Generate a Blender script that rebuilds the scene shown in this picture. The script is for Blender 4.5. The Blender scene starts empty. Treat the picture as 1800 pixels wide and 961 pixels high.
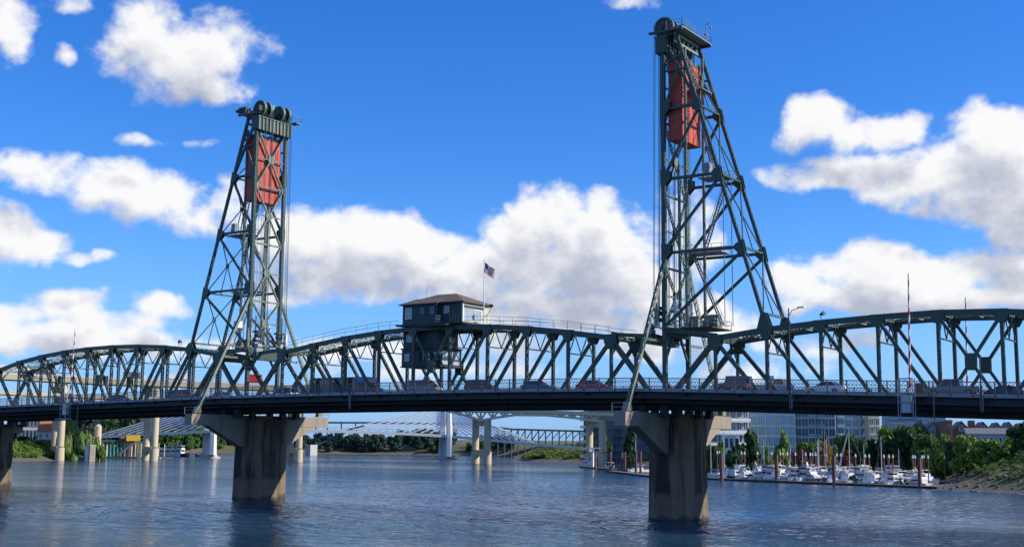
import bpy, math, random
import numpy as np
from mathutils import Vector, Matrix
R = math.radians
rnd = random.Random(7)
scene = bpy.context.scene
COL = scene.collection

# ------------------------------------------------------------------ camera
# world: X runs along the bridge towards the marina bank, Y away from the viewer across it, Z up, water at 0
CAM = Vector((110.08, -142.09, 9.91))
PITCH, YAW, ROLL, FPX = .1366, -.5934, .0099, 2127.6      # FPX: focal length for a picture 1800 wide
_s, _c, _sp, _cp, _cr, _sr = math.sin(YAW), math.cos(YAW), math.sin(PITCH), math.cos(PITCH), math.cos(ROLL), math.sin(ROLL)
V_R = Vector((_c, -_s, 0)); V_F = Vector((_s*_cp, _c*_cp, _sp)); V_U = Vector((-_s*_sp, -_c*_sp, _cp))
cd = bpy.data.cameras.new('camera'); cam = bpy.data.objects.new('camera', cd); COL.objects.link(cam)
cd.sensor_width = 36; cd.sensor_fit = 'HORIZONTAL'; cd.lens = 36*FPX/1800
cd.clip_start = .5; cd.clip_end = 30000
ix = V_R*_cr + V_U*_sr; iy = V_U*_cr - V_R*_sr
cam.matrix_world = Matrix(((ix.x, iy.x, -V_F.x, CAM.x), (ix.y, iy.y, -V_F.y, CAM.y), (ix.z, iy.z, -V_F.z, CAM.z), (0, 0, 0, 1)))
scene.camera = cam

def ray(px, py):
    a, b = px-900, py-480.5
    return V_F + V_R*((a*_cr+b*_sr)/FPX) - V_U*((-a*_sr+b*_cr)/FPX)
def spot(px, D, py=None):
    """a place D metres from the viewpoint along the bearing of column px (at height of row py)"""
    d = ray(px, 772+(px-900)*.0099 if py is None else py)
    p = CAM + d*(D/math.hypot(d.x, d.y))
    return Vector((p.x, p.y, 0 if py is None else p.z))

# ------------------------------------------------------------------ sun, sky, exposure
SUN_EL, SUN_AZ = R(33), R(27)          # SUN_AZ: from +X towards +Y
SUNV = Vector((math.cos(SUN_AZ)*math.cos(SUN_EL), math.sin(SUN_AZ)*math.cos(SUN_EL), math.sin(SUN_EL)))
sl = bpy.data.lights.new('sun', 'SUN'); sl.energy = 5.0; sl.angle = R(.53); sl.color = (1, .93, .82)
so = bpy.data.objects.new('sun', sl); COL.objects.link(so)
so.rotation_euler = SUNV.to_track_quat('Z', 'Y').to_euler()
scene.view_settings.view_transform = 'Standard'; scene.view_settings.look = 'None'
scene.view_settings.exposure = .2; scene.view_settings.gamma = 1
scene.cycles.max_bounces = 5; scene.cycles.diffuse_bounces = 2; scene.cycles.glossy_bounces = 3
scene.cycles.caustics_reflective = False; scene.cycles.caustics_refractive = False

class NT:
    """tiny helper for node trees"""
    def __init__(s, tree): s.t = tree; s.n = tree.nodes; s.l = tree.links
    def new(s, typ, **k):
        n = s.n.new(typ)
        for a, v in k.items(): setattr(n, a, v)
        return n
    def link(s, a, b): s.l.new(a, b)
    def setv(s, sock, v):
        if hasattr(v, 'default_value') or hasattr(v, 'is_linked'): s.link(v, sock)
        else: sock.default_value = v
    def math(s, op, a, b=None, c=None, clamp=False):
        n = s.new('ShaderNodeMath', operation=op, use_clamp=clamp)
        s.setv(n.inputs[0], a)
        if b is not None: s.setv(n.inputs[1], b)
        if c is not None: s.setv(n.inputs[2], c)
        return n.outputs[0]
    def vmath(s, op, a, b=None):
        n = s.new('ShaderNodeVectorMath', operation=op)
        s.setv(n.inputs[0], a)
        if b is not None: s.setv(n.inputs[1], b)
        return n.outputs['Value'] if op in ('DOT_PRODUCT', 'LENGTH') else n.outputs[0]
    def mix(s, f, a, b, typ='MIX'):
        n = s.new('ShaderNodeMix', data_type='RGBA', blend_type=typ)
        s.setv(n.inputs[0], f)
        for i, v in ((6, a), (7, b)):
            s.setv(n.inputs[i], (v+(1,) if isinstance(v, tuple) and len(v) == 3 else v))
        return n.outputs[2]
    def ramp(s, f, pts):
        n = s.new('ShaderNodeMapRange', interpolation_type='SMOOTHSTEP')
        s.setv(n.inputs[0], f); n.inputs[1].default_value, n.inputs[2].default_value = pts
        return n.outputs[0]
    def noise(s, vec, scale, detail=4, rough=.55, dist=0, lac=2):
        n = s.new('ShaderNodeTexNoise'); s.link(vec, n.inputs['Vector'])
        n.inputs['Scale'].default_value = scale; n.inputs['Detail'].default_value = detail
        n.inputs['Roughness'].default_value = rough; n.inputs['Distortion'].default_value = dist; n.inputs['Lacunarity'].default_value = lac
        return n.outputs[0]

# clouds: heaps of puffs at (bearing, elevation) taken in the frame, and a looser field of the same kind all round
HEAD = math.atan2(math.cos(YAW), math.sin(YAW))
def azel(px, py):
    d = ray(px, py).normalized()
    a = math.atan2(d.y, d.x) - HEAD
    return -a, math.asin(d.z)
PUFFS = [  # px, py of centre, half width, half height, weight
 (300,95,130,62,1.0),(340,150,110,34,.95),(250,30,70,32,.7),(130,5,60,20,.6),(112,92,22,18,.75),(20,40,40,50,.6),(380,60,90,40,.5),
 (258,240,40,13,.62),(362,256,30,10,.6),
 (100,300,90,44,.95),(190,322,110,48,1.0),(270,350,90,48,.95),(340,385,60,40,.85),(405,355,40,45,.8),
 (-10,410,85,58,1.25),(50,425,70,40,1.15),(155,445,48,14,.75),(10,458,40,12,.7),
 (120,530,75,32,1.15),(30,545,70,24,.9),(270,536,65,24,1.1),(180,560,120,22,.8),(110,590,200,36,1.05),(-40,560,80,40,.9),(330,610,120,24,.7),
 (540,410,90,58,1.2),(620,420,110,62,1.35),(700,415,80,48,1.2),(760,440,70,32,1.1),(640,480,190,45,1.2),(560,500,120,38,1.0),(520,530,80,22,.8),(690,520,110,26,.8),
 (860,470,120,48,1.1),(960,380,85,66,1.15),(1040,410,110,62,1.25),(1110,420,80,70,1.15),(920,430,90,50,1.1),(1000,470,140,60,1.25),(1120,490,110,60,1.2),(1060,345,60,30,.7),(960,530,170,36,1.1),(840,520,90,40,.9),(1120,535,90,26,1.1),(1000,565,200,24,.9),(890,550,60,20,1.0),
 (1190,400,60,70,.8),(1255,560,55,40,1.05),(1230,450,45,50,.8),(1290,575,50,30,.8),
 (1440,215,62,44,1.0),(1395,240,50,34,.8),(1550,235,85,38,1.0),(1610,215,40,32,.85),(1490,305,150,32,1.0),(1370,300,60,22,.9),(1590,330,110,38,1.05),(1700,300,130,60,1.15),(1745,240,95,48,1.15),(1830,290,120,70,1.2),(1760,355,110,44,1.1),(1800,400,70,30,.8),(1620,365,60,20,.8),
 (1545,455,75,52,1.2),(1470,480,80,36,1.1),(1420,500,80,40,1.05),(1610,480,90,44,1.2),(1720,470,85,44,1.2),(1800,485,80,46,1.2),(1560,520,190,36,1.2),(1720,520,130,30,1.1),(1420,540,80,24,.9),(1530,600,60,22,.7),(1610,620,60,18,.5),(1400,620,90,26,.7),
 (1090,2,60,16,.7),(1330,655,120,24,.7),(1150,600,140,40,.9),(900,610,180,30,.7),(650,620,140,26,.6),(800,650,300,22,.55),(480,610,120,20,.55)]

world = bpy.data.worlds.new('World'); scene.world = world; world.use_nodes = True
W = NT(world.node_tree); W.n.clear()
SKY_STRENGTH = .1
g = bpy.data.node_groups.new('cloud_density', 'ShaderNodeTree')
g.interface.new_socket('P', in_out='INPUT', socket_type='NodeSocketVector')
g.interface.new_socket('D', in_out='OUTPUT', socket_type='NodeSocketFloat')
G = NT(g); gi = G.new('NodeGroupInput'); go = G.new('NodeGroupOutput')
pv = gi.outputs[0]                      # (bearing, elevation, 0) in radians
n1 = G.noise(pv, 21, 9, .545, .35); n2 = G.noise(pv, 9, 3, .5)
wob = G.new('ShaderNodeTexNoise'); G.link(pv, wob.inputs['Vector']); wob.inputs['Scale'].default_value = 14; wob.inputs['Detail'].default_value = 4
wv = G.vmath('MULTIPLY', G.vmath('SUBTRACT', wob.outputs['Color'], (.5, .5, .5)), (.055, .035, 0))
pw = G.vmath('ADD', pv, wv)
best = None
for px, py, hw, hh, wt in PUFFS:
    a, e = azel(px, py); sx, sy = hw*1.0/FPX, hh*1.0/FPX
    q = G.vmath('MULTIPLY', G.vmath('SUBTRACT', pw, (a, e, 0)), (1/sx, 1/sy, 0))
    d = G.math('MULTIPLY_ADD', G.vmath('DOT_PRODUCT', q, q), -wt*.75, wt)
    best = d if best is None else G.math('SMOOTH_MAX', best, d, .35)
n3 = G.noise(G.vmath('MULTIPLY', pv, (1, 1.35, 1)), 60, 5, .6, .2)
dens = G.math('ADD', G.math('MULTIPLY', best, .92), G.math('ADD', G.math('MULTIPLY_ADD', n1, 2.2, -1.2), G.math('MULTIPLY_ADD', n3, .7, -.37)))
# the looser field, for the sky outside the picture
sep = G.new('ShaderNodeSeparateXYZ'); G.link(pv, sep.inputs[0])
outside = G.ramp(G.math('ABSOLUTE', sep.outputs[0]), (.47, .62))
above = G.ramp(sep.outputs[1], (.37, .5))
outm = G.math('MAXIMUM', outside, above)
field = G.math('MULTIPLY_ADD', G.math('MULTIPLY_ADD', n1, .5, n2), 3.4, -2.6)
mixd = G.new('ShaderNodeMix', data_type='FLOAT'); G.link(outm, mixd.inputs[0]); G.link(dens, mixd.inputs[2]); G.link(field, mixd.inputs[3])
G.link(mixd.outputs[0], go.inputs[0])

tc = W.new('ShaderNodeTexCoord'); dirv = tc.outputs['Generated']
sx_ = W.new('ShaderNodeSeparateXYZ'); W.link(dirv, sx_.inputs[0])
fx = W.vmath('DOT_PRODUCT', dirv, (math.sin(YAW), math.cos(YAW), 0)); rx = W.vmath('DOT_PRODUCT', dirv, (math.cos(YAW), -math.sin(YAW), 0))
az = W.math('ARCTAN2', rx, fx); el = W.math('ARCSINE', sx_.outputs[2])
cxyz = W.new('ShaderNodeCombineXYZ'); W.link(az, cxyz.inputs[0]); W.link(el, cxyz.inputs[1])
def cgroup(vec):
    n = W.new('ShaderNodeGroup'); n.node_tree = g; W.link(vec, n.inputs[0]); return n.outputs[0]
P0 = cxyz.outputs[0]
D0 = cgroup(P0)
D1 = cgroup(W.vmath('ADD', P0, (.005, .008, 0)))
D2 = cgroup(W.vmath('ADD', P0, (.009, .034, 0)))
alpha = W.math('MULTIPLY', W.ramp(D0, (-.05, .72)), W.ramp(el, (-.005, .05)))
relief = W.math('MULTIPLY', W.math('SUBTRACT', D0, D1), .30)          # edges turned to the light stay bright
thick = W.math('ADD', W.math('MULTIPLY', W.ramp(D2, (-.15, 1.4)), 1.04), W.math('SUBTRACT', .0, relief), clamp=True)
sky = W.new('ShaderNodeTexSky', sky_type='NISHITA'); sky.sun_disc = False
sky.sun_elevation = SUN_EL; sky.sun_rotation = math.pi/2 - SUN_AZ
sky.altitude = 0; sky.air_density = 1; sky.dust_density = .35; sky.ozone_density = 2.2
hs = W.new('ShaderNodeHueSaturation'); W.link(sky.outputs[0], hs.inputs['Color']); hs.inputs['Saturation'].default_value = 1.36; hs.inputs['Value'].default_value = 1.08
tint = W.mix(1.0, hs.outputs[0], (.62, .95, 1.5), 'MULTIPLY')
cl = W.mix(thick, (8.4, 8.4, 8.5), (3.9, 4.3, 5.4))
hz = W.mix(W.math('MULTIPLY', W.ramp(W.math('SUBTRACT', .22, el), (0, .22)), .5), tint, (1.9, 4.3, 10.2))
final = W.mix(alpha, hz, cl)
bg = W.new('ShaderNodeBackground'); W.link(final, bg.inputs[0]); bg.inputs[1].default_value = SKY_STRENGTH
wo = W.new('ShaderNodeOutputWorld'); W.link(bg.outputs[0], wo.inputs[0])
world.cycles.sampling_method = 'MANUAL'; world.cycles.sample_map_resolution = 512

# ------------------------------------------------------------------ materials
def material(name, base, rough=.6, metal=0, vary=.25, scale=.8, second=None, secamt=.5, bump=0, bscale=6, streak=False, spec=.5, trans=None, thr=(.45, .7), coord='pos', tide=None):
    m = bpy.data.materials.new(name); m.use_nodes = True
    N = NT(m.node_tree); N.n.clear()
    b = N.new('ShaderNodeBsdfPrincipled'); o = N.new('ShaderNodeOutputMaterial')
    ge = N.new('ShaderNodeNewGeometry'); pos = ge.outputs['Position']
    if coord == 'obj': pos = N.new('ShaderNodeTexCoord').outputs['Object']
    v = N.noise(pos, scale, 6, .6)
    c = N.mix(v, tuple(x*(1-vary) for x in base), tuple(min(1, x*(1+vary)) for x in base))
    if second:
        sv = pos
        if streak: sv = N.vmath('MULTIPLY', pos, (1, 1, .12))
        f = N.math('MULTIPLY', N.ramp(N.noise(sv, scale*1.7, 7, .65), thr), secamt)
        c = N.mix(f, c, second)
    if tide:                              # washed, paler band left by high water, and the pour lines of the shuttering
        sp = N.new('ShaderNodeSeparateXYZ'); N.link(pos, sp.inputs[0])
        hz_ = N.math('ADD', sp.outputs[2], N.math('MULTIPLY_ADD', N.noise(pos, .5, 4), 2.4, -1.2))
        band = N.math('MULTIPLY', N.math('SUBTRACT', 1, N.ramp(hz_, (tide-.5, tide+.3))), .5)
        c = N.mix(band, c, (.24, .18, .115))
        ln = N.math('LESS_THAN', N.math('FRACT', N.math('MULTIPLY', sp.outputs[2], .62)), .045)
        c = N.mix(N.math('MULTIPLY', ln, .35), c, (.06, .05, .04))
        wet = N.math('MULTIPLY', N.math('SUBTRACT', 1, N.ramp(hz_, (.1, .6))), .8); c = N.mix(wet, c, (.035, .035, .022))
    N.link(c, b.inputs['Base Color'])
    b.inputs['Roughness'].default_value = rough; b.inputs['Metallic'].default_value = metal
    b.inputs['Specular IOR Level'].default_value = spec
    if bump:
        bn = N.new('ShaderNodeBump'); bn.inputs['Distance'].default_value = bump; bn.inputs['Strength'].default_value = .8
        N.link(N.noise(pos, bscale, 5, .6), bn.inputs['Height']); N.link(bn.outputs[0], b.inputs['Normal'])
    if trans:
        tr = N.new('ShaderNodeBsdfTranslucent'); N.link(c, tr.inputs[0])
        mx = N.new('ShaderNodeMixShader'); mx.inputs[0].default_value = trans
        N.link(b.outputs[0], mx.inputs[1]); N.link(tr.outputs[0], mx.inputs[2]); N.link(mx.outputs[0], o.inputs[0])
    else: N.link(b.outputs[0], o.inputs[0])
    return m
MT = {}
def mat(name, *a, **k): MT[name] = material(name, *a, **k)
mat('green_steel', (.034, .069, .054), .5, 0, .3, .5, (.075, .055, .042), .5, streak=True, thr=(.55, .8))
mat('pale_lit_green', (.17, .225, .17), .6, 0, .25, .7, (.20, .13, .09), .45, streak=True)  # lighter copy of the green paint, sunlight put into the colour of lit pieces
mat('lit_green_lacing', (.125, .175, .135), .55, 0, .3, .5, (.10, .075, .055), .5)  # same paint as the plates, lightened to carry sun on the lacing bars
mat('dark_steel', (.030, .038, .042), .7, 0, .4, .4, (.07, .05, .04), .4)
mat('grey_steel', (.26, .28, .31), .55, 0, .25, .8, (.18, .12, .09), .5)
mat('railing_grey', (.11, .12, .13), .55, 0, .25, .8)
mat('rust_steel', (.16, .095, .085), .7, 0, .35, 2.0, (.24, .15, .13), .5)
mat('cable', (.10, .11, .12), .45, .4)
mat('red_paint', (.50, .07, .038), .6, 0, .22, .5, (.16, .035, .028), .6, streak=True, thr=(.5, .75))
mat('pier_concrete', (.205, .142, .088), .85, 0, .35, .28, (.026, .02, .016), .95, bump=.05, bscale=2.2, streak=True, thr=(.43, .56), tide=3.3)
mat('cap_concrete', (.29, .245, .185), .85, 0, .2, .6, (.14, .12, .10), .6, bump=.03, bscale=3, streak=True)
mat('asphalt', (.06, .06, .062), .9)
mat('sidewalk_concrete', (.34, .33, .32), .85, 0, .15, 1)
mat('teal_wall', (.022, .052, .054), .6, 0, .25, .9, (.06, .06, .055), .3, streak=True)
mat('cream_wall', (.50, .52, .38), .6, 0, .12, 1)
mat('roof_brown', (.125, .082, .064), .8, 0, .3, 1.5)
mat('window_glass', (.03, .045, .06), .06, 0, .15, .4, spec=.8)
mat('window_pale', (.30, .36, .40), .12, 0, .2, .6)
mat('white_paint', (.78, .78, .76), .45, 0, .06, .6)
mat('red_white_red', (.55, .05, .05), .5)
mat('black_rubber', (.02, .02, .022), .8)
mat('tan_concrete', (.57, .47, .31), .85, 0, .15, .12, (.40, .30, .18), .5, streak=True)
mat('grey_concrete', (.42, .42, .41), .85, 0, .12, .1)
mat('tan_steel', (.64, .53, .34), .6, 0, .12, .3)
mat('white_concrete', (.66, .66, .64), .8, 0, .08, .1)
mat('stay_white', (.72, .74, .76), .5)
mat('blue_steel', (.05, .085, .11), .7, 0, .2, .1)
mat('pile_rust', (.17, .075, .055), .75, 0, .35, .7, (.08, .045, .04), .6, streak=True)
mat('dock_wood', (.17, .14, .115), .85, 0, .3, 1)
mat('dock_dark', (.04, .036, .034), .9)
mat('trunk_bark', (.11, .08, .055), .95, 0, .3, 3)
mat('brick', (.27, .115, .08), .85, 0, .2, 1.2)
mat('brick_dark', (.16, .105, .09), .85, 0, .2, 1.2)
mat('slate_roof', (.15, .155, .17), .8, 0, .2, 1)
mat('terracotta', (.42, .15, .085), .8, 0, .25, 1.2)
mat('white_wall', (.74, .74, .71), .7, 0, .06, .5)
mat('beige_wall', (.60, .53, .40), .8, 0, .1, .4)
mat('grey_wall', (.36, .38, .40), .8, 0, .1, .4)
mat('teal_glass', (.11, .30, .42), .08, 0, .5, .16, spec=.9)
mat('dark_glass', (.03, .075, .115), .08, 0, .5, .2, spec=.8)
mat('green_glass', (.16, .30, .28), .1, 0, .3, .25, spec=.8)
mat('mullion', (.50, .55, .58), .5)
mat('boat_white', (.68, .68, .66), .25, 0, .05, .4)
mat('boat_blue', (.05, .11, .28), .4, 0, .15, 1)
mat('boat_navy', (.02, .03, .07), .3)
mat('boat_tan', (.45, .29, .14), .5, 0, .2, 1)
mat('boat_red', (.35, .06, .05), .4)
mat('canvas_blue', (.08, .17, .36), .8)
mat('canvas_tan', (.50, .42, .30), .8)
mat('flag_white', (.80, .78, .76), .8, trans=.55)
mat('flag_red', (.55, .05, .06), .8, trans=.55)
mat('flag_blue', (.03, .05, .20), .8, trans=.55)
mat('yellow_paint', (.72, .44, .03), .5, 0, .1, 1)
mat('teal_paint', (.08, .30, .25), .5, 0, .15, 1)
mat('rock', (.12, .108, .092), .9, 0, .4, .9)
LEAF = {'dark': (.042, .085, .03), 'mid': (.085, .155, .035), 'bright': (.14, .23, .04), 'yellow': (.33, .20, .03), 'blue': (.042, .08, .06), 'red': (.09, .035, .03), 'grass': (.14, .17, .05), 'willow': (.17, .25, .07)}  # 'blue' has distance haze put into the leaf colour of the far woods
for k, v in LEAF.items(): mat('leaf_'+k, v, .65, 0, .55, .45, tuple(x*1.7 for x in v), .5, trans=.3, spec=.3)
CARC = {'dark_grey': (.05, .052, .06), 'silver': (.20, .20, .22), 'maroon': (.12, .04, .035), 'grey': (.13, .14, .16), 'red': (.45, .03, .03), 'pink': (.22, .12, .12), 'white': (.78, .78, .77), 'navy': (.03, .045, .10), 'bus': (.07, .08, .11), 'blue': (.04, .10, .45), 'black': (.02, .02, .022)}
for k, v in CARC.items(): mat('car_'+k, v, .25, 0, .04, 1, spec=.6)
mat('car_glass', (.015, .02, .025), .05, spec=.7)

# ------------------------------------------------------------------ geometry helpers
class MB:
    """collects boxes, beams, tubes in world coordinates; build() links them as ONE mesh object"""
    def __init__(s): s.v = []; s.f = []; s.second = set()
    def raw(s, vs, fs):
        o = len(s.v); s.v += [tuple(v) for v in vs]; s.f += [tuple(i+o for i in f) for f in fs]; return s
    def box(s, x0, x1, y0, y1, z0, z1):
        return s.raw([(x, y, z) for z in (z0, z1) for x, y in ((x0, y0), (x1, y0), (x1, y1), (x0, y1))],
                     [(3, 2, 1, 0), (4, 5, 6, 7), (0, 1, 5, 4), (1, 2, 6, 5), (2, 3, 7, 6), (3, 0, 4, 7)])
    def beam(s, p0, p1, a, b, ref=(0, 1, 0)):
        """a bar from p0 to p1, a wide along ref, b deep across it"""
        p0, p1, ref = Vector(p0), Vector(p1), Vector(ref)
        d = (p1-p0).normalized()
        if abs(d.dot(ref.normalized())) > .98: ref = Vector((1, 0, 0)) if abs(d.x) < .9 else Vector((0, 0, 1))
        w = (ref - d*ref.dot(d)).normalized(); u = d.cross(w)
        w *= a/2; u *= b/2
        return s.raw([p+i*w+j*u for p in (p0, p1) for i, j in ((-1, -1), (1, -1), (1, 1), (-1, 1))],
                     [(3, 2, 1, 0), (4, 5, 6, 7), (0, 1, 5, 4), (1, 2, 6, 5), (2, 3, 7, 6), (3, 0, 4, 7)])
    def tube(s, pts, r, n=8, caps=True):
        pts = [Vector(p) for p in pts]
        rs = r if isinstance(r, (list, tuple)) else [r]*len(pts)
        rings = []
        for i, p in enumerate(pts):
            d = (pts[min(i+1, len(pts)-1)]-pts[max(i-1, 0)]).normalized()
            a = Vector((0, 0, 1)) if abs(d.z) < .9 else Vector((1, 0, 0))
            u = d.cross(a).normalized(); w = d.cross(u)
            rings.append([p+(u*math.cos(2*math.pi*k/n)+w*math.sin(2*math.pi*k/n))*rs[i] for k in range(n)])
        o = len(s.v); s.v += [tuple(q) for rr in rings for q in rr]
        for i in range(len(pts)-1):
            for k in range(n):
                s.f.append((o+i*n+k, o+i*n+(k+1) % n, o+(i+1)*n+(k+1) % n, o+(i+1)*n+k))
        if caps:
            s.f.append(tuple(o+k for k in reversed(range(n)))); e = o+(len(pts)-1)*n; s.f.append(tuple(e+k for k in range(n)))
        return s
    def prism(s, poly, axis, a, b):
        """poly of 2D points extruded along axis from a to b; axis 'y' takes (x,z), 'z' takes (x,y), 'x' takes (y,z)"""
        mk = {'y': lambda p, t: (p[0], t, p[1]), 'z': lambda p, t: (p[0], p[1], t), 'x': lambda p, t: (t, p[0], p[1])}[axis]
        n = len(poly)
        return s.raw([mk(p, a) for p in poly]+[mk(p, b) for p in poly],
                     [tuple(range(n)), tuple(reversed(range(n, 2*n)))]+[(i, i+n, (i+1) % n+n, (i+1) % n) for i in range(n)])
    def laced(s, p0, p1, wy, wd, pitch=None, ref=(0, 1, 0), pl=.05, bar=.09):
        """built-up member: two side plates facing +-ref joined by zigzag lacing"""
        p0, p1, ref = Vector(p0), Vector(p1), Vector(ref)
        d = p1-p0; L = d.length; d.normalize()
        w = (ref - d*ref.dot(d)).normalized(); u = d.cross(w)
        for sg in (-1, 1): s.beam(p0+w*sg*(wy/2-pl/2), p1+w*sg*(wy/2-pl/2), pl, wd, ref)
        pitch = pitch or wy*1.05
        n = max(2, int(L/pitch)); h = wy/2-pl
        for sg in (-1, 1):
            o = u*sg*(wd/2-.012)
            for i in range(n):
                a = p0+d*(L*i/n); b = p0+d*(L*(i+1)/n); k = 1 if i % 2 else -1
                q0, q1 = a+o+w*h*k, b+o-w*h*k
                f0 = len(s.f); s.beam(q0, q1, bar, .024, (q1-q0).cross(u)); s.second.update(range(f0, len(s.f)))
        return s
    def mesh(s, name, m, origin=(0, 0, 0), smooth=False):
        me = bpy.data.meshes.new(name)
        ox, oy, oz = origin
        me.from_pydata([(x-ox, y-oy, z-oz) for x, y, z in s.v], [], s.f)
        ms = m if isinstance(m, (list, tuple)) else [m]
        if s.second and ms[0] == 'green_steel': ms = ['green_steel', 'lit_green_lacing']
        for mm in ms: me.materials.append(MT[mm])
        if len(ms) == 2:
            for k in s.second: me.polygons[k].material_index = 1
        if smooth: me.polygons.foreach_set('use_smooth', [True]*len(me.polygons))
        me.update(); return me
def link(name, data, parent=None, loc=(0, 0, 0)):
    o = bpy.data.objects.new(name, data); COL.objects.link(o); o.location = loc
    if parent is not None: o.parent = parent
    return o
def tag(o, label=None, cat=None, group=None, kind=None):
    if label: o['label'] = label
    if cat: o['category'] = cat
    if group: o['group'] = group
    if kind: o['kind'] = kind
    return o
def thing(name, label, cat, loc=(0, 0, 0), group=None, rz=0):
    o = link(name, None, None, loc); o.empty_display_size = .1; o.rotation_euler.z = rz
    return tag(o, label, cat, group)
def part(name, mb, m, parent, label=None, smooth=False, kind=None, org=None):
    """a piece given in world coordinates, hung under its thing (or under another part: pass org = the thing's place)"""
    org = org if org is not None else (parent.location if parent is not None else (0, 0, 0))
    return tag(link(name, mb.mesh(name, m, org, smooth), parent), label, kind=kind)
def solo(name, mb, m, label, cat, group=None, origin=(0, 0, 0), smooth=False):
    return tag(link(name, mb.mesh(name, m, origin, smooth), None, origin), label, cat, group)
def structure(name, mb, m, smooth=False):
    return tag(link(name, mb.mesh(name, m, (0, 0, 0), smooth)), kind='structure')
def copy_tree(o, parent=None):
    c = o.copy(); COL.objects.link(c)
    if parent is not None: c.parent = parent
    for ch in o.children: copy_tree(ch, c)
    return c
# ------------------------------------------------------------------ river and land
SHORE = [(125,-900),(116,-300),(114,-150),(112,-20),(92,60),(70,108),(57,124),(37,136),(33,158),(19,206),(4,232),(-40,268),(-100,310),(-150,316),(-197,344),(-233,368),(-262,420),(-300,470),
         (-345,482),(-400,463),(-431,441),(-473,395),(-490,340),(-450,282),(-392,240),(-345,206),(-318,172),(-306,140),(-300,40),(-290,-150),(-280,-900)]
_S = np.array(SHORE, float)
def shore_dist(x, y):
    """signed distance to the shoreline, positive on land"""
    x = np.asarray(x, float); y = np.asarray(y, float)
    best = np.full(x.shape, 1e9); inside = np.zeros(x.shape, bool)
    n = len(_S)
    for i in range(n):
        a, b = _S[i], _S[(i+1) % n]
        ab = b-a; L2 = ab@ab
        t = np.clip(((x-a[0])*ab[0]+(y-a[1])*ab[1])/L2, 0, 1)
        dx, dy = x-a[0]-t*ab[0], y-a[1]-t*ab[1]
        if i < n-1: best = np.minimum(best, np.hypot(dx, dy))
        c = ((a[1] > y) != (b[1] > y)) & (x < (b[0]-a[0])*(y-a[1])/(b[1]-a[1]+1e-12)+a[0])
        inside ^= c
    return np.where(inside, -best, best)
_PD = [-40, -8, 0, 3, 9, 16, 30, 60, 300]
def land_z(x, y):
    x = np.asarray(x, float); y = np.asarray(y, float)
    d = shore_dist(x, y)
    spit = np.clip(1-np.hypot((x+190)/70, (y-385)/60), 0, 1)                     # low grassy flat by the far ramp
    steep = np.interp(d, _PD, [-3, -1.2, -.05, 1.2, 3.6, 5.6, 7.0, 7.4, 7.8])
    low = np.interp(d, _PD, [-3, -1.2, -.05, .5, 1.3, 1.8, 2.4, 3, 7])
    far = np.clip((np.hypot(x+420, y-450)-0)/90, 0, 1)
    low2 = np.interp(d, _PD, [-3, -1.2, -.05, .35, .8, 1.6, 3, 5, 8])
    z = steep*(1-np.minimum(1, spit*2)) + low*np.minimum(1, spit*2)
    z = z*far + low2*(1-far)
    wob = np.sin(x*.21+y*.13)*np.sin(y*.17-x*.09)*.35+np.sin(x*.06-y*.05)*.3
    return z + wob*np.clip(d/10, 0, 1)
def gz(x, y): return float(land_z(np.array([x]), np.array([y]))[0])

def axis(lo, hi, step, far):
    c = list(np.arange(lo, hi+.1, step)); g1 = step; out = c[:]
    x = hi
    while x < far: g1 *= 1.35; x += g1; out.append(x)
    x = lo; g1 = step
    while x > -far: g1 *= 1.35; x -= g1; out.insert(0, x)
    return np.array(out)
gxs, gys = axis(-560, 150, 5, 9000), axis(-60, 560, 5, 9000)
GX, GY = np.meshgrid(gxs, gys)
GZ = land_z(GX.ravel(), GY.ravel())
nx, ny = len(gxs), len(gys)
idx = np.arange(nx*ny).reshape(ny, nx)
quads = np.stack([idx[:-1, :-1], idx[:-1, 1:], idx[1:, 1:], idx[1:, :-1]], -1).reshape(-1, 4)
def np_mesh(name, verts, faces, mats, smooth=False):
    me = bpy.data.meshes.new(name)
    verts = np.asarray(verts, np.float32); faces = np.asarray(faces, np.int32)
    k = faces.shape[1]
    me.vertices.add(len(verts)); me.vertices.foreach_set('co', verts.ravel())
    me.loops.add(faces.size); me.loops.foreach_set('vertex_index', faces.ravel())
    me.polygons.add(len(faces)); me.polygons.foreach_set('loop_start', np.arange(0, faces.size, k, dtype=np.int32))
    me.polygons.foreach_set('loop_total', np.full(len(faces), k, np.int32))
    if smooth: me.polygons.foreach_set('use_smooth', np.ones(len(faces), bool))
    for m in mats: me.materials.append(MT[m] if isinstance(m, str) else m)
    me.update(calc_edges=True); me.validate(); return me

def ground_material():
    m = bpy.data.materials.new('land'); m.use_nodes = True
    N = NT(m.node_tree); b = N.n['Principled BSDF']
    ge = N.new('ShaderNodeNewGeometry'); pos = ge.outputs['Position']
    sp = N.new('ShaderNodeSeparateXYZ'); N.link(pos, sp.inputs[0])
    n1 = N.noise(pos, .09, 6, .6); n2 = N.noise(pos, .9, 5, .6)
    grass = N.mix(n2, (.05, .075, .025), (.12, .13, .045))
    dirt = N.mix(n2, (.085, .072, .042), (.17, .14, .085))
    mud = N.mix(n2, (.06, .054, .045), (.17, .15, .12))
    c = N.mix(N.ramp(n1, (.45, .6)), grass, dirt)
    c = N.mix(N.ramp(N.math('ADD', sp.outputs[2], N.math('MULTIPLY_ADD', n2, 1.2, -.6)), (.6, 1.6)), mud, c)
    N.link(c, b.inputs['Base Color']); b.inputs['Roughness'].default_value = .95
    bn = N.new('ShaderNodeBump'); bn.inputs['Distance'].default_value = .5; N.link(n2, bn.inputs['Height']); N.link(bn.outputs[0], b.inputs['Normal'])
    return m
tag(link('ground', np_mesh('ground', np.stack([GX.ravel(), GY.ravel(), GZ], 1), quads, [ground_material()], True)), kind='structure')

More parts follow.
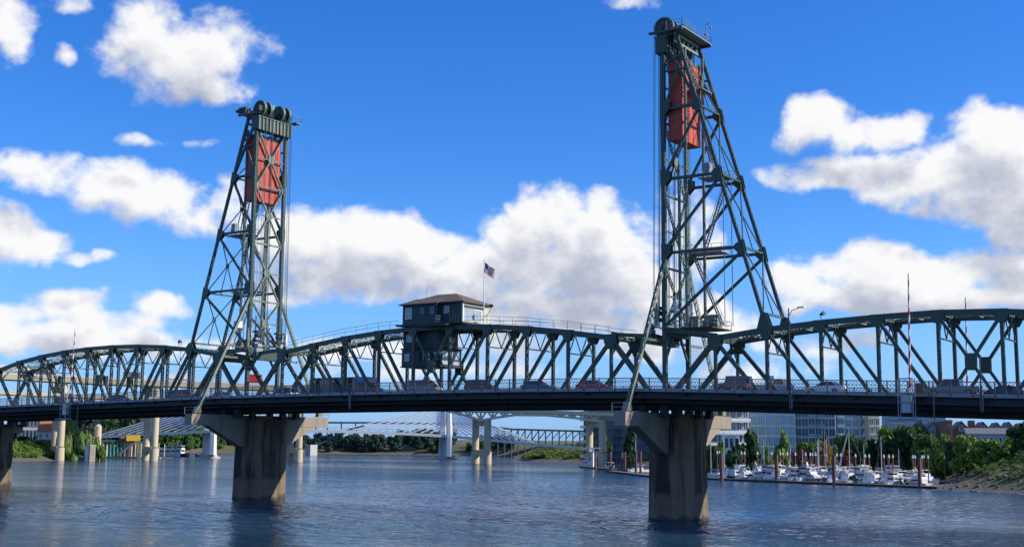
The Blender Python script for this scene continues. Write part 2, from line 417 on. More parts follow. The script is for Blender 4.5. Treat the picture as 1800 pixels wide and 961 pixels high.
def water_material():
    m = bpy.data.materials.new('river_water'); m.use_nodes = True
    N = NT(m.node_tree); b = N.n['Principled BSDF']
    ge = N.new('ShaderNodeNewGeometry'); pos = ge.outputs['Position']
    flat = N.vmath('MULTIPLY', pos, (1, 1, 0))
    rot = N.new('ShaderNodeMapping'); N.link(flat, rot.inputs['Vector']); rot.inputs['Rotation'].default_value = (0, 0, YAW+.25); rot.inputs['Scale'].default_value = (.6, 1.15, 1)
    rv = rot.outputs[0]
    patch = N.ramp(N.noise(N.vmath('MULTIPLY', rv, (.35, 1, 1)), .022, 4, .6, .5), (.36, .64))
    chop = N.noise(rv, .42, 4, .6, .4); swell = N.noise(rv, .13, 3, .5, .3); fine = N.noise(rv, 1.9, 3, .6)
    h = N.math('ADD', N.math('MULTIPLY', chop, .8), N.math('MULTIPLY_ADD', swell, .9, N.math('MULTIPLY', fine, .2)))
    bn = N.new('ShaderNodeBump'); bn.inputs['Strength'].default_value = 1
    N.link(N.math('MULTIPLY_ADD', patch, .75, .25), bn.inputs['Distance']); N.link(h, bn.inputs['Height'])
    N.link(bn.outputs[0], b.inputs['Normal'])
    N.link(N.mix(patch, (.009, .037, .068), (.013, .050, .088)), b.inputs['Base Color'])
    b.inputs['Roughness'].default_value = .08; b.inputs['IOR'].default_value = 1.33
    return m
MT['river_water'] = water_material()
def river():
    """one sheet: a fine wind-ruffled grid over the reach by the bridge, growing coarser outwards"""
    def ax(lo, hi, st):
        c = list(np.arange(lo, hi+.01, st)); a, g = c[0], st; pre, post = [], []
        while a > -7000: g *= 1.5; a -= g; pre.insert(0, a)
        a, g = c[-1], st
        while a < 7000: g *= 1.5; a += g; post.append(a)
        return np.array(pre+c+post)
    xs, ys = ax(-85, 104, .38), ax(-75, 190, .42)
    X_, Y_ = np.meshgrid(xs, ys); x, y = X_.ravel(), Y_.ravel()
    r = np.random.default_rng(21); h = np.zeros(x.shape)
    w0 = -.9                                 # wind over the water
    for k in range(46):
        L = .95*(5.2/.95)**r.uniform(0, 1)**1.3; a = w0+r.normal()*.75; kk = 2*np.pi/L
        ph = kk*(x*np.cos(a)+y*np.sin(a))+r.uniform(0, 6.28)
        h += .0115*L**.75*(np.sin(ph)+.25*np.sin(2*ph+.8))
    gust = .75+.25*np.sin(x*.045+np.sin(y*.03)*1.3)*np.sin(y*.06+.8+np.sin(x*.02))
    fade = np.clip(np.minimum.reduce([x+85, 104-x, y+75, 190-y])/60, 0, 1)
    # a smooth slick lies across the current towards the midstream pier
    slick = np.exp(-((x-np.interp(y, [-70, -31, -9, 25, 60], [-55, -54, -52, -57, -62]))/np.interp(y, [-40, 0, 40], [8, 5.5, 2.5]))**2)
    h *= gust*fade*.35*(1-.8*slick)
    n1, n2 = len(xs), len(ys); ii = np.arange(n1*n2).reshape(n2, n1)
    q = np.stack([ii[:-1, :-1], ii[:-1, 1:], ii[1:, 1:], ii[1:, :-1]], -1).reshape(-1, 4)
    tag(link('river', np_mesh('river', np.stack([x, y, h], 1), q, ['river_water'], True)), kind='structure')
river()

# ------------------------------------------------------------------ the bridge: common numbers
WT, XL, XF, PF, PL = 6.96, 38.4, 38.65, 6.93, 74.4/11
YN, YS = -8.0, 15.0                       # outer edges of the two footways
def zd(x): return float(np.interp(x, [-200, -115, -38.4, -12, 8, 20, 38.4, 83, 115, 260], [13.3, 14.95, 16.38, 16.58, 16.66, 16.65, 16.50, 15.12, 14.15, 11.5]))
def zb(x): return zd(x)-1.45              # middle of the bottom chord
H_LIFT = [7.1, 8.05, 8.85, 9.38, 9.65]
H_FIX = [7.4, 8.7, 9.5, 10.0, 10.25]

def gusset(mb, x, z, y, w, h, drop=.35):
    """bolted plates either side of a joint"""
    for sg in (-1, 1):
        yy = y+sg*.34
        mb.prism([(x-w*.5, z+h*.28), (x+w*.5, z+h*.28), (x+w*.5, z-h*.25), (x+w*.26, z-h*.72), (x-w*.26, z-h*.72), (x-w*.5, z-h*.25)], 'y', yy-.03, yy+.03)

def truss(T, xs, hs, xa, xb):
    """both trusses of one span: xs top joints, hs their heights over the deck, xa/xb the bottom end points"""
    N = len(xs)
    zt = [zd(x)+h for x, h in zip(xs, hs)]
    bots = [xa]+[x for x in xs]+[xb]
    for y in (0, WT):
        m = MB()
        for i in range(N-1): m.beam((xs[i]-.1, y, zt[i]), (xs[i+1]+.1, y, zt[i+1]), .52, .66)
        part('top_chord', m, 'green_steel', T)
        m = MB()
        for i in range(N+1): m.laced((bots[i], y, zb(bots[i])), (bots[i+1], y, zb(bots[i+1])), .56, .8, 1.0)
        part('bottom_chord', m, 'dark_steel', T)
        for e, i in ((xa, 0), (xb, N-1)):
            part('end_post', MB().laced((e, y, zb(e)), (xs[i], y, zt[i]-.2), .5, .66, .58), 'green_steel', T)
        for i in range(N):
            part('vertical_post', MB().laced((xs[i], y, zb(xs[i])), (xs[i], y, zt[i]-.3), .46, .37 if i not in (0, N-1) else .34, .5), 'green_steel', T)
        h = N//2
        for i in range(N):
            if i < h-1 or i > h: pass
            j = i+1 if i < h-1 else (i-1 if i > h else None)
            if j is None: continue
            part('diagonal_brace', MB().laced((xs[i], y, zt[i]-.3), (xs[j], y, zb(xs[j])), .46, .38 if i not in (0, N-1) else .48, .5), 'green_steel', T)
        i, j = h-1, h
        A, B, C_, D_ = (xs[i], zt[i]-.3), (xs[j], zb(xs[j])), (xs[j], zt[j]-.3), (xs[i], zb(xs[i]))
        for p, q in ((A, B), (C_, D_)):
            part('diagonal_brace', MB().laced((p[0], y, p[1]), (q[0], y, q[1]), .40, .34, .45), 'green_steel', T)
        cx, cz = (A[0]+B[0])/2, (A[1]+B[1])/2
        m = MB()
        for sg in (-1, 1):
            m.prism([(cx-.5, cz-.95), (cx+.5, cz-.95), (cx+.62, cz-.6), (cx+.62, cz+.6), (cx+.5, cz+.95), (cx-.5, cz+.95), (cx-.62, cz+.6), (cx-.62, cz-.6)], 'y', y+sg*.25-.03, y+sg*.25+.03)
        part('gusset_plate', m, 'green_steel', T)
        for i in range(N):
            m = MB(); big = i in (0, N-1)
            gusset(m, xs[i], zt[i]-.1, y, 1.9 if big else 1.55, 2.0 if big else 1.5)
            part('gusset_plate', m, 'green_steel', T)
        for x in bots[1:-1]:
            m = MB(); gusset(m, x, zb(x)+.15, y, 1.3, -1.2); part('gusset_plate', m, 'dark_steel', T)
    for i in range(N):                      # across the top, joint by joint
        x, z = xs[i], zt[i]
        part('top_strut', MB().laced((x, .3, z+.05), (x, WT-.3, z+.05), .5, .42, .5, (0, 0, 1)), 'pale_lit_green', T)
        if 0 < i < N-1:
            m = MB(); zl = z-2.9
            part('sway_strut', MB().beam((x, .3, zl), (x, WT-.3, zl), .14, .16, (1, 0, 0)), 'green_steel', T)
            for a, b in (((.3, zl+.05), (WT*.27, z-.3)), ((WT*.27, z-.3), (WT/2, zl+.05)), ((WT/2, zl+.05), (WT*.73, z-.3)), ((WT*.73, z-.3), (WT-.3, zl+.05))):
                m.beam((x, a[0], a[1]), (x, b[0], b[1]), .12, .13, (1, 0, 0))
            part('sway_brace', m, 'green_steel', T)
        else:
            for y, sg in ((.3, 1), (WT-.3, -1)):
                part('portal_knee', MB().beam((x, y, z-2.2), (x, y+sg*2.0, z-.2), .2, .22, (1, 0, 0)), 'green_steel', T)
        if i < N-1:
            x2, z2 = xs[i+1], zt[i+1]
            for ya, yb in ((.3, WT-.3), (WT-.3, .3)):
                part('lateral_brace', MB().laced((x, ya, z+.02), (x2, yb, z2+.02), .3, .3, .45, (0, 0, 1), .04, .07), 'pale_lit_green', T)
            part('lateral_strut', MB().beam(((x+x2)/2, .3, (z+z2)/2), ((x+x2)/2, WT-.3, (z+z2)/2), .2, .2, (0, 0, 1)), 'pale_lit_green', T)

def lattice(m, x0, x1, y, z0f, h, pitch=.42):
    """diamond mesh of flat bars hung between the rails"""
    n = max(1, int(round((x1-x0)/pitch))); k = h
    for i in range(-2, n+1):
        for sg in (1, -1):
            a = x0+i*pitch; b = a+k
            if sg < 0: a, b = b, a
            pa, pb = (a, 0.), (b, 1.)
            t0, t1 = 0., 1.
            lo, hi = min(a, b), max(a, b)
            if hi <= x0 or lo >= x1: continue
            def at(x): return (x-a)/(b-a)
            ts = sorted((at(max(lo, x0)), at(min(hi, x1))))
            t0, t1 = max(0, ts[0]), min(1, ts[1])
            if t1-t0 < .05: continue
            xa, xb_ = a+(b-a)*t0, a+(b-a)*t1
            m.beam((xa, y, z0f(xa)+h*t0), (xb_, y, z0f(xb_)+h*t1), .02, .04)

def deck(T, x0, x1, steps):
    xs = np.linspace(x0, x1, steps+1)
    prof = []
    def strip(name, ya, yb, top, thick, m):
        mb = MB()
        for a, b in zip(xs[:-1], xs[1:]):
            mb.raw([(a, ya, zd(a)+top-thick), (b, ya, zd(b)+top-thick), (b, yb, zd(b)+top-thick), (a, yb, zd(a)+top-thick),
                    (a, ya, zd(a)+top), (b, ya, zd(b)+top), (b, yb, zd(b)+top), (a, yb, zd(a)+top)],
                   [(3, 2, 1, 0), (4, 5, 6, 7), (0, 1, 5, 4), (2, 3, 7, 6)]+([(0, 4, 7, 3)] if a == xs[0] else [])+([(1, 2, 6, 5)] if b == xs[-1] else []))
        return part(name, mb, m, T)
    strip('roadway', -4.4, WT+4.4, -.2, .28, 'asphalt')
    for ya, yb in ((YN+.07, -4.404), (WT+4.404, YS-.07)): strip('footway', ya, yb, 0, .22, 'sidewalk_concrete')
    for y in (YN, YS):
        strip('fascia_girder', y-.06, y+.06, .0, .42, 'grey_steel')
        m = MB()
        for a, b in zip(xs[:-1], xs[1:]): m.beam((a, y, zd(a)+1.24), (b, y, zd(b)+1.24), .07, .09)
        part('handrail', m, 'rust_steel' if y < 0 else 'grey_steel', T)
        m = MB()
        for a, b in zip(xs[:-1], xs[1:]): m.beam((a, y, zd(a)+.78), (b, y, zd(b)+.78), .04, .05); m.beam((a, y, zd(a)+.16), (b, y, zd(b)+.16), .04, .05)
        part('lower_rail', m, 'railing_grey', T)
        m = MB(); lattice(m, x0, x1, y, lambda x: zd(x)+.16, .62); lattice(m, x0, x1, y, lambda x: zd(x)+.78, .46)
        part('railing_mesh', m, 'railing_grey', T, kind='stuff')
    n = int(round((x1-x0)/2.27)); me = {}
    for y in (YN-.09, YS+.09):
        for i in range(n+1):
            x = x0+.1+(x1-x0-.2)*i/n
            k = 'p' if y < 0 else 'q'
            if k not in me:
                b = MB(); b.box(-.06, .06, -.05, .05, -.5, 1.3); me[k] = b.mesh('railing_post', 'rust_steel' if k == 'p' else 'grey_steel')
            link('railing_post', me[k], T, Vector((x, y, zd(x)))-T.location)
    # steelwork under the deck
    for y in (-7.2, -4.9, -2.5, 2.3, 4.7, WT+2.5, WT+4.9, WT+7.2):
        m = MB(); dp = 1.25 if y in (-4.9, WT+4.9) else .75
        for a, b in zip(xs[:-1], xs[1:]): m.beam((a, y, zd(a)-.5-dp/2), (b, y, zd(b)-.5-dp/2), .3, dp)
        part('stringer', m, 'dark_steel', T)
    for a in xs:
        m = MB()
        z = zd(a)
        m.prism([(-4.9, z-.5), (WT+4.9, z-.5), (WT+4.9, z-1.2), (WT+.3, z-2.2), (-.3, z-2.2), (-4.9, z-1.2)], 'x', a-.12, a+.12)
        part('floor_beam', m, 'dark_steel', T)
        for y, sg in ((-4.9, -1), (WT+4.9, 1)):
            part('footway_bracket', MB().prism([(y, z-.5), (y+sg*3.0, z-.5), (y+sg*3.0, z-.75), (y, z-1.6)], 'x', a-.09, a+.09), 'dark_steel', T)
    for y in (-1.2, WT+1.2):                # skirting girders beside the trusses
        m = MB()
        for a, b in zip(xs[:-1], xs[1:]): m.beam((a, y, zd(a)-1.55), (b, y, zd(b)-1.55), .1, 1.75)
        part('deck_girder', m, 'dark_steel', T)

# lift span
lift = thing('lift_span', 'green steel truss span between the two tall towers with the control house on it', 'lift span', (0, 0, 14))
lx = [-37.2+(i+1)*PL for i in range(10)]
truss(lift, lx, H_LIFT+H_LIFT[::-1], -37.2, 37.2)
deck(lift, -37.9, 37.9, 11)
# walkway rail along the near top chord
for y in (-.25, WT+.25):
    m = MB()
    for i in range(9):
        for t in (0, .33, .66):
            x = lx[i]+(lx[i+1]-lx[i])*t
            if abs(x) < 7: continue
            z = np.interp(x, lx, [zd(a)+h for a, h in zip(lx, H_LIFT+H_LIFT[::-1])])
            m.beam((x, y, z+.36), (x, y, z+1.5), .05, .05)
    for hgt in (.95, 1.48):
        for s0, s1 in ((0, 4), (5, 9)):
            pts = [(lx[i], y, zd(lx[i])+(H_LIFT+H_LIFT[::-1])[i]+hgt) for i in range(s0, s1+1)]
            if s0 == 0: pts[-1] = (-6.2, y, pts[-1][2]-.12)
            else: pts[0] = (6.2, y, pts[0][2]-.12)
            m.tube(pts, .03, 5)
    part('chord_walkway_rail', m, 'grey_steel', lift)
for sx in (-1, 1):                          # lifting girders and rope anchors at both ends
    xe = sx*36.3
    m = MB(); m.box(xe-.5, xe+.5, -.6, WT+.6, 22.6, 23.9); part('lifting_girder', m, 'green_steel', lift)
    for y in (0.2, WT-.2):
        m = MB(); m.box(xe-.35, xe+.35, y-.7, y+.7, 23.9, 24.5)
        m.tube([(xe, y-.5, 24.9), (xe, y+.5, 24.9)], .42, 12)
        part('rope_anchor', m, 'grey_steel', lift)
    m = MB(); m.laced((sx*lx[9], 0.1, 24.0), (sx*lx[9], WT-.1, 24.0), .9, .7, .6, (0, 0, 1)); part('portal_frame', m, 'pale_lit_green', lift)
    for y in (.3, WT-.3):
        m = MB(); m.laced((sx*lx[9], y, 24.1), (sx*37.3, y, 23.6), .5, .5, .5); part('end_chord', m, 'green_steel', lift)

# fixed spans either side
for sx, lab in ((-1, 'arched green steel truss span by the white building bank, ending at the midstream tower'), (1, 'arched green steel truss span passing in front of the marina and glass apartment blocks')):
    T = thing('truss_span', lab, 'bridge span', (sx*76, 0, 14), 'fixed truss spans of the steel bridge')
    xs = [sx*(XF+(i+1)*PF) for i in range(10)]
    hs = H_FIX+H_FIX[::-1] if sx < 0 else [6.7, 7.75, 8.5, 9.05, 9.45]+[9.45, 9.05, 8.5, 7.75, 6.7]
    a, b = sx*XF, sx*(XF+11*PF)
    if sx < 0: xs, hs, a, b = xs[::-1], hs[::-1], b, a
    truss(T, xs, hs, a, b); deck(T, a if sx < 0 else 38.0, b if sx > 0 else -38.0, 11)
# ------------------------------------------------------------------ towers
LEGX = 38.45
LV = [54.0, 44.4, 34.5, 24.6]
def incl(z): return 40.55+(64.0-z)*(52.2-40.55)/(64.0-25.4)
def railing(m, pts, h=1.05, r=.03, every=1.2):
    for k in (h, h*.52): m.tube([(p[0], p[1], p[2]+k) for p in pts], r, 5)
    for a, b in zip(pts[:-1], pts[1:]):
        a, b = Vector(a), Vector(b); n = max(1, int((b-a).length/every))
        for i in range(n+1):
            p = a+(b-a)*(i/n); m.beam(p, p+Vector((0, 0, h)), .05, .05)
    return m
def stair(T, p0, p1, w=.8):
    m = MB(); p0, p1 = Vector(p0), Vector(p1); n = int(abs(p0.z-p1.z)/.42)
    for sg in (-1, 1):
        o = Vector((0, sg*w/2, 0)); m.beam(p0+o, p1+o, .05, .2)
        m.tube([p0+o+Vector((0, 0, .9)), p1+o+Vector((0, 0, .9))], .03, 4)
        for i in range(0, n+1, 4):
            q = p0+(p1-p0)*(i/n)+o; m.beam(q, q+Vector((0, 0, .9)), .04, .04)
    st = part('stair_flight', m, 'grey_steel', T)
    key = 'tread'
    if key not in MESHES: MESHES[key] = MB().box(-.13, .13, -w/2, w/2, -.02, .02).mesh('tread', 'grey_steel')
    for i in range(n+1): link('tread', MESHES[key], st, p0+(p1-p0)*(i/n)-T.location)
MESHES = {}
def wheel_meshes():
    if 'rim' in MESHES: return
    n = 28; R0, R1, h = 1.5, 1.30, .22
    rim, web = MB(), MB()
    vs, fs = [], []
    for k in range(n):
        a = 2*math.pi*k/n; c, s = math.cos(a), math.sin(a)
        for rr, yy in ((R1, -h), (R0, -h), (R0-.07, -h*.5), (R0-.07, h*.5), (R0, h), (R1, h)): vs.append((rr*c, yy, rr*s))
    for k in range(n):
        for j in range(6):
            fs.append((k*6+j, k*6+(j+1) % 6, ((k+1) % n)*6+(j+1) % 6, ((k+1) % n)*6+j))
    rim.raw(vs, fs); MESHES['rim'] = rim.mesh('rim', 'pale_lit_green')
    for k in range(8):
        a = 2*math.pi*k/8; web.beam((.15*math.cos(a), 0, .15*math.sin(a)), (1.3*math.cos(a), 0, 1.3*math.sin(a)), .2, .14, (0, 1, 0))
    web.tube([(0, -.035, 0), (0, .035, 0)], 1.31, 28)
    MESHES['web'] = web.mesh('web', 'green_steel')
    MESHES['hub'] = MB().tube([(0, -.3, 0), (0, .3, 0)], .24, 14).mesh('hub', 'dark_steel')
wheel_meshes()

def tower(sx, label):
    T = thing('lift_tower', label, 'bridge tower', (sx*42, WT/2, 14), 'lifting towers of the steel bridge')
    X = lambda x: sx*x
    for y in (0, WT):
        m = MB(); m.beam((X(LEGX), y, 14.15), (X(LEGX), y, 64.3), .56, .54)
        part('tower_leg', m, 'green_steel', T)
        m = MB()
        for k in range(56):                 # batten plates proud of the leg
            z = 15+k*.88
            m.beam((X(LEGX), y, z), (X(LEGX), y, z+.34), .46, .60)
        part('batten_plate', m, 'green_steel', T, kind='stuff')
        m = MB(); m.laced((X(incl(64.2)), y, 64.2), (X(52.35), y, 24.6 if sx > 0 else 25.2), .44, .40, .5)
        part('inclined_leg', m, 'green_steel', T)
        zs = [63.7]+LV
        for z in LV[:3]:
            part('side_strut', MB().laced((X(LEGX+.3), y, z), (X(incl(z)), y, z), .36, .36, .5), 'green_steel', T)
        part('side_strut', MB().beam((X(LEGX+.3), y, 59.2), (X(incl(59.2)), y, 59.2), .22, .24), 'green_steel', T)
        part('side_diagonal', MB().laced((X(LEGX+.2), y, 63.6), (X(incl(54.4)), y, 54.4), .36, .34, .45), 'green_steel', T)
        part('side_diagonal', MB().beam((X(LEGX+.2), y, 54.3), (X(incl(61.2)), y, 61.2), .2, .2), 'green_steel', T)
        for za, zl in ((53.6, 45.0), (44.0, 35.1), (34.1, 25.0)):
            part('side_diagonal', MB().laced((X(incl(za)), y, za), (X(LEGX+.25), y, zl), .34, .33, .5), 'green_steel', T)
        for z in LV[:3]:
            m = MB()
            for sg in (-1, 1):
                yy = y+sg*.27
                xi = incl(z)
                m.prism([(X(xi-1.0), z+.3), (X(xi+.15), z+1.0), (X(xi+.55), z-1.0), (X(xi-.2), z-1.1), (X(xi-1.0), z-.3)], 'y', yy-.025, yy+.025)
            part('gusset_plate', m, 'green_steel', T)
            m = MB()
            for sg in (-1, 1):
                yy = y+sg*.33
                m.prism([(X(LEGX-.3), z-.9), (X(LEGX+.35), z-.9), (X(LEGX+1.1), z-.1), (X(LEGX+1.1), z+1.0), (X(LEGX-.3), z+1.3)], 'y', yy-.025, yy+.025)
            part('gusset_plate', m, 'green_steel', T)
        m = MB(); zg = 24.15 if sx > 0 else 25.2
        for sg in (-1, 1):
            yy = y+sg*.37
            m.prism([(X(51.35), zg-.2), (X(53.35), zg-.35 if sx > 0 else zg-.1), (X(52.6), 25.9), (X(51.95), 26.1)], 'y', yy-.025, yy+.025)
        part('gusset_plate', m, 'green_steel', T)
        m = MB(); m.laced((X(LEGX+.3), y, 24.35), (X(XF+PF+.2), y, 23.9 if sx < 0 else 23.35), .5, .55, .6)
        part('base_strut', m, 'green_steel', T)
    # bracing between the two legs
    ends = [62.0, 52.2, 42.4, 32.6, 25.2]
    for za, zc in zip(ends[:-1], ends[1:]):
        zm = (za+zc)/2
        for a, b in (((.3, za), (WT-.3, zc)), ((WT-.3, za), (.3, zc))):
            part('cross_brace', MB().laced((X(LEGX), a[0], a[1]), (X(LEGX), b[0], b[1]), .36, .22, .5, (1, 0, 0), .05, .09), 'pale_lit_green', T)
        m = MB()
        for sg in (-1, 1):
            x = X(LEGX)+sg*.21
            m.prism([(WT/2+.75*math.cos(k*math.pi/4+.39), zm+.75*math.sin(k*math.pi/4+.39)) for k in range(8)], 'x', x-.02, x+.02)
        part('star_plate', m, 'pale_lit_green', T)
        part('level_strut', MB().beam((X(LEGX), .3, zm), (X(LEGX), WT-.3, zm), .16, .18, (1, 0, 0)), 'pale_lit_green', T)
        part('level_strut', MB().laced((X(LEGX), .3, zc), (X(LEGX), WT-.3, zc), .3, .24, .45, (1, 0, 0), .04, .07), 'pale_lit_green', T)
    # light bracing between the inclined legs
    lv = [61.5]+LV[:3]+[25.9]
    for za, zc in zip(lv[:-1], lv[1:]):
        zm = (za+zc)/2
        c = Vector((X(incl(zm)), WT/2, zm))
        corners = [Vector((X(incl(z)), y, z)) for z in (za, zc) for y in (.25, WT-.25)]
        for q in corners: part('wind_brace', MB().beam(c, q, .13, .13), 'green_steel', T)
        part('wind_brace', MB().beam(c, (X(incl(zc)), WT/2, zc), .12, .12), 'green_steel', T)
        part('wind_strut', MB().laced((X(incl(zc)), .25, zc), (X(incl(zc)), WT-.25, zc), .28, .26, .45, (0, 0, 1)), 'green_steel', T)
        part('hub_plate', MB().box(c.x-.1, c.x+.1, c.y-.32, c.y+.32, c.z-.32, c.z+.32), 'green_steel', T)
    # raking struts down to the outrigger ends of the pier, and the tie they share
    for y0, y1 in ((-10.5, -.25), (WT+10.5, WT+.25)):
        part('raking_strut', MB().laced((X(LEGX), y0, 13.75), (X(LEGX), y1, 33.0), .5, .42, .55, (1, 0, 0)), 'pale_lit_green', T)
        part('strut_shoe', MB().prism([(y0-.55, 13.62), (y0+.75, 13.62), (y0+.5, 14.7), (y0-.05, 14.7)], 'x', X(LEGX)-.4, X(LEGX)+.4), 'pale_lit_green', T)
    part('tie_beam', MB().laced((X(LEGX)-.6, -5.3, 22.9), (X(LEGX)-.6, WT+5.3, 22.9), .3, .34, .5, (0, 0, 1)), 'pale_lit_green', T)
    for y, yo in ((0, -1), (WT, 1)):
        part('knee_brace', MB().beam((X(LEGX), y+yo*.3, 24.4), (X(LEGX), y+yo*4.3, 24.9), .2, .2, (1, 0, 0)), 'green_steel', T)
        part('portal_knee', MB().beam((X(LEGX), y-yo*.3, 20.6), (X(LEGX), y-yo*2.4, 23.6), .26, .3, (1, 0, 0)), 'green_steel', T)
    part('portal_beam', MB().box(X(LEGX)-.35, X(LEGX)+.35, .3, WT-.3, 23.6, 24.8), 'green_steel', T)
    part('portal_beam', MB().box(X(XF+PF)-.3, X(XF+PF)+.3, .3, WT-.3, 22.6, 23.5), 'green_steel', T)
    # head: sheave girder, back girder, platform, wheels
    gm = MB(); gm.box(X(38.4)-.75, X(38.4)+.75, -.5, WT+.5, 61.75, 63.9)
    part('sheave_girder', gm, 'green_steel', T)
    for xx in (37.56, 39.24):
        for k in range(10):
            y = -.3+k*(WT+.6)/9
            part('girder_stiffener', MB().box(X(xx)-.09, X(xx)+.09, y-.13, y+.13, 61.7, 63.85), 'pale_lit_green' if xx < 38 else 'green_steel', T)
    part('girder_flange', MB().box(X(38.4)-.95, X(38.4)+.95, -.6, WT+.6, 63.91, 64.04), 'pale_lit_green', T)
    for z in (63.0, 64.1):
        part('back_girder', MB().beam((X(40.45), -.5, z), (X(40.45), WT+.5, z), .3, .34, (1, 0, 0)), 'pale_lit_green', T)
    for k in range(7):
        y = -.3+k*(WT+.6)/6; part('girder_stiffener', MB().box(X(40.45)-.1, X(40.45)+.1, y-.1, y+.1, 63.1, 64.0), 'green_steel', T)
    part('platform', MB().box(X(39.35)-.0 if sx > 0 else X(41.9), X(41.9) if sx > 0 else X(39.35), -1.1, WT+1.1, 64.62, 64.74), 'grey_steel', T)
    for y in (-1.0, WT+1.0):
        part('platform_edge', MB().box(min(X(36.9), X(41.9)), max(X(36.9), X(41.9)), y-.16, y+.16, 64.3, 64.6), 'green_steel', T)
    m = MB(); railing(m, [(X(39.5), -1.05, 64.74), (X(41.85), -1.05, 64.74), (X(41.85), WT+1.05, 64.74), (X(39.5), WT+1.05, 64.74)])
    part('platform_railing', m, 'grey_steel', T)
    for k, y in enumerate((.55, 1.95, 5.0, 6.4)):
        w = link('sheave_wheel', MESHES['rim'], T, Vector((X(38.4), y, 65.5))-T.location)
        link('web', MESHES['web'], w); link('hub', MESHES['hub'], w)
        for xo in (-.75, .75):
            part('bearing_block', MB().prism([(X(38.4)+xo-.3, 64.05), (X(38.4)+xo+.3, 64.05), (X(38.4)+xo*.45+.16, 65.3), (X(38.4)+xo*.45-.16, 65.3)], 'y', y-.36-.08, y-.36+.06), 'dark_steel', T)
    for ya, yb in ((.1, 2.4), (4.55, 6.85)): part('axle', MB().tube([(X(38.4), ya, 65.5), (X(38.4), yb, 65.5)], .13, 10), 'dark_steel', T)
    m = MB(); m.box(X(37.0)-.45, X(37.0)+.45, -1.5, -.75, 64.6, 65.5); part('motor_box', m, 'dark_steel', T) if sx < 0 else None
    m = MB(); m.box(X(40.6)-.7, X(40.6)+.7, .6, 3.0, 64.75, 65.5); m.tube([(X(40.6), 3.4, 65.2), (X(40.6), 5.6, 65.2)], .34, 12); part('drive_machinery', m, 'green_steel', T)
    m = MB(); xo = X(41.2)
    if sx > 0:
        m.tube([(xo, WT+.9, 64.7), (xo, WT+.9, 67.6)], .05, 6); m.tube([(xo, WT+.9, 67.6), (xo+.7, WT+.9, 67.7), (xo+.75, WT+.9, 67.2)], .05, 6); m.tube([(xo+.75, WT+.9, 67.2), (xo+.75, WT+.9, 66.9)], .16, 8); m.box(xo-.25, xo+.15, WT+.75, WT+1.05, 66.1, 66.3)
        part('instrument_mast', m, 'grey_steel', T)
    else:
        m.tube([(X(38.4), 3.5, 64.6), (X(38.4), 3.5, 67.2)], .05, 6); m.box(X(38.4)-.2, X(38.4)+.2, 3.3, 3.7, 66.0, 66.9); part('instrument_mast', m, 'teal_paint', T)
        m = MB(); m.box(X(41.0)-.7, X(41.0)+.9, -1.2, 0, 64.75, 65.7); m.tube([(X(41.9), -.9, 65.3), (X(42.5), -.9, 65.3)], .3, 10); part('drive_machinery', m, 'dark_steel', T)
        m = MB(); railing(m, [(X(37.0), WT+1.1, 64.6), (X(37.0), WT+2.1, 64.6), (X(38.6), WT+2.1, 64.6)]); m.box(X(38.6), X(36.9), WT+1.1, WT+2.1, 64.45, 64.58); part('side_platform', m, 'grey_steel', T)
    # ropes to the lift span, down the back to the counterweight, balance chains
    for k in range(10):
        y = .3+k*.2 if k < 5 else 4.75+(k-5)*.45
        y = (.38, .72, 1.78, 2.12, 2.3, 4.83, 5.17, 6.23, 6.57, 6.75)[k]
        part('lifting_rope', MB().tube([(X(36.95), y, 65.5), (X(36.55), y, 24.9)], .038, 5), 'cable', T)
        part('lifting_rope', MB().tube([(X(39.85), y, 65.5), (X(39.9), y, 61.2)], .038, 5), 'cable', T)
    for k in range(6):
        y = 1.6+k*.75
        part('balance_chain', MB().tube([(X(39.4+.18*(k % 3)), y, 49.7), (X(39.4+.18*(k % 3)), y, 26)], .028, 4), 'cable', T)
    for x_, y_ in ((45.6, 5.6), (44.2, 6.2)):
        part('cable_riser', MB().tube([(X(x_), y_, 45.0), (X(x_), y_, 25)], .06, 5), 'grey_steel', T)
    for y in (.75, WT-.75):
        part('guide_column', MB().laced((X(41.35), y, 24.8), (X(41.35), y, 62.3), .34, .3, .5), 'pale_lit_green', T)
    part('ladder_column', MB().laced((X(39.0), WT/2, 24.8), (X(39.0), WT/2, 47.0), .42, .26, .45), 'pale_lit_green', T)
    # stairs and landings
    stair(T, (X(39.6), 2.0, 63.6), (X(42.6), 2.0, 56.9)); stair(T, (X(41.9), 3.1, 56.6), (X(44.3), 3.1, 44.8))
    stair(T, (X(45.6), 4.3, 44.4), (X(42.2), 4.3, 34.8)); stair(T, (X(41.2), 3.2, 34.4), (X(45.2), 3.2, 25.0))
    for z, xa, xb in ((56.8, 40.9, 43.2), (44.6, 42.4, 46.2), (34.6, 40.0, 45.6)):
        part('landing', MB().box(min(X(xa), X(xb)), max(X(xa), X(xb)), 2.2, 5.2, z-.1, z), 'grey_steel', T)
        m = MB(); railing(m, [(X(xb), 2.2, z), (X(xa), 2.2, z), (X(xa), 5.2, z), (X(xb), 5.2, z)]); part('landing_railing', m, 'grey_steel', T)
    m = MB(); m.box(X(44.2)-.45, X(44.2)+.45, .9, 1.9, 44.7, 46.2); part('equipment_cabinet', m, 'grey_steel', T)
    # machinery floor above the roadway
    xa, xb = sorted((X(39.0), X(45.0)))
    part('machinery_floor', MB().box(xa, xb, .4, WT-.4, 24.45, 24.6), 'dark_steel', T)
    m = MB(); railing(m, [(X(39.2), .5, 24.6), (X(45), .5, 24.6), (X(45), WT-.5, 24.6), (X(39.2), WT-.5, 24.6)]); part('floor_railing', m, 'grey_steel', T)
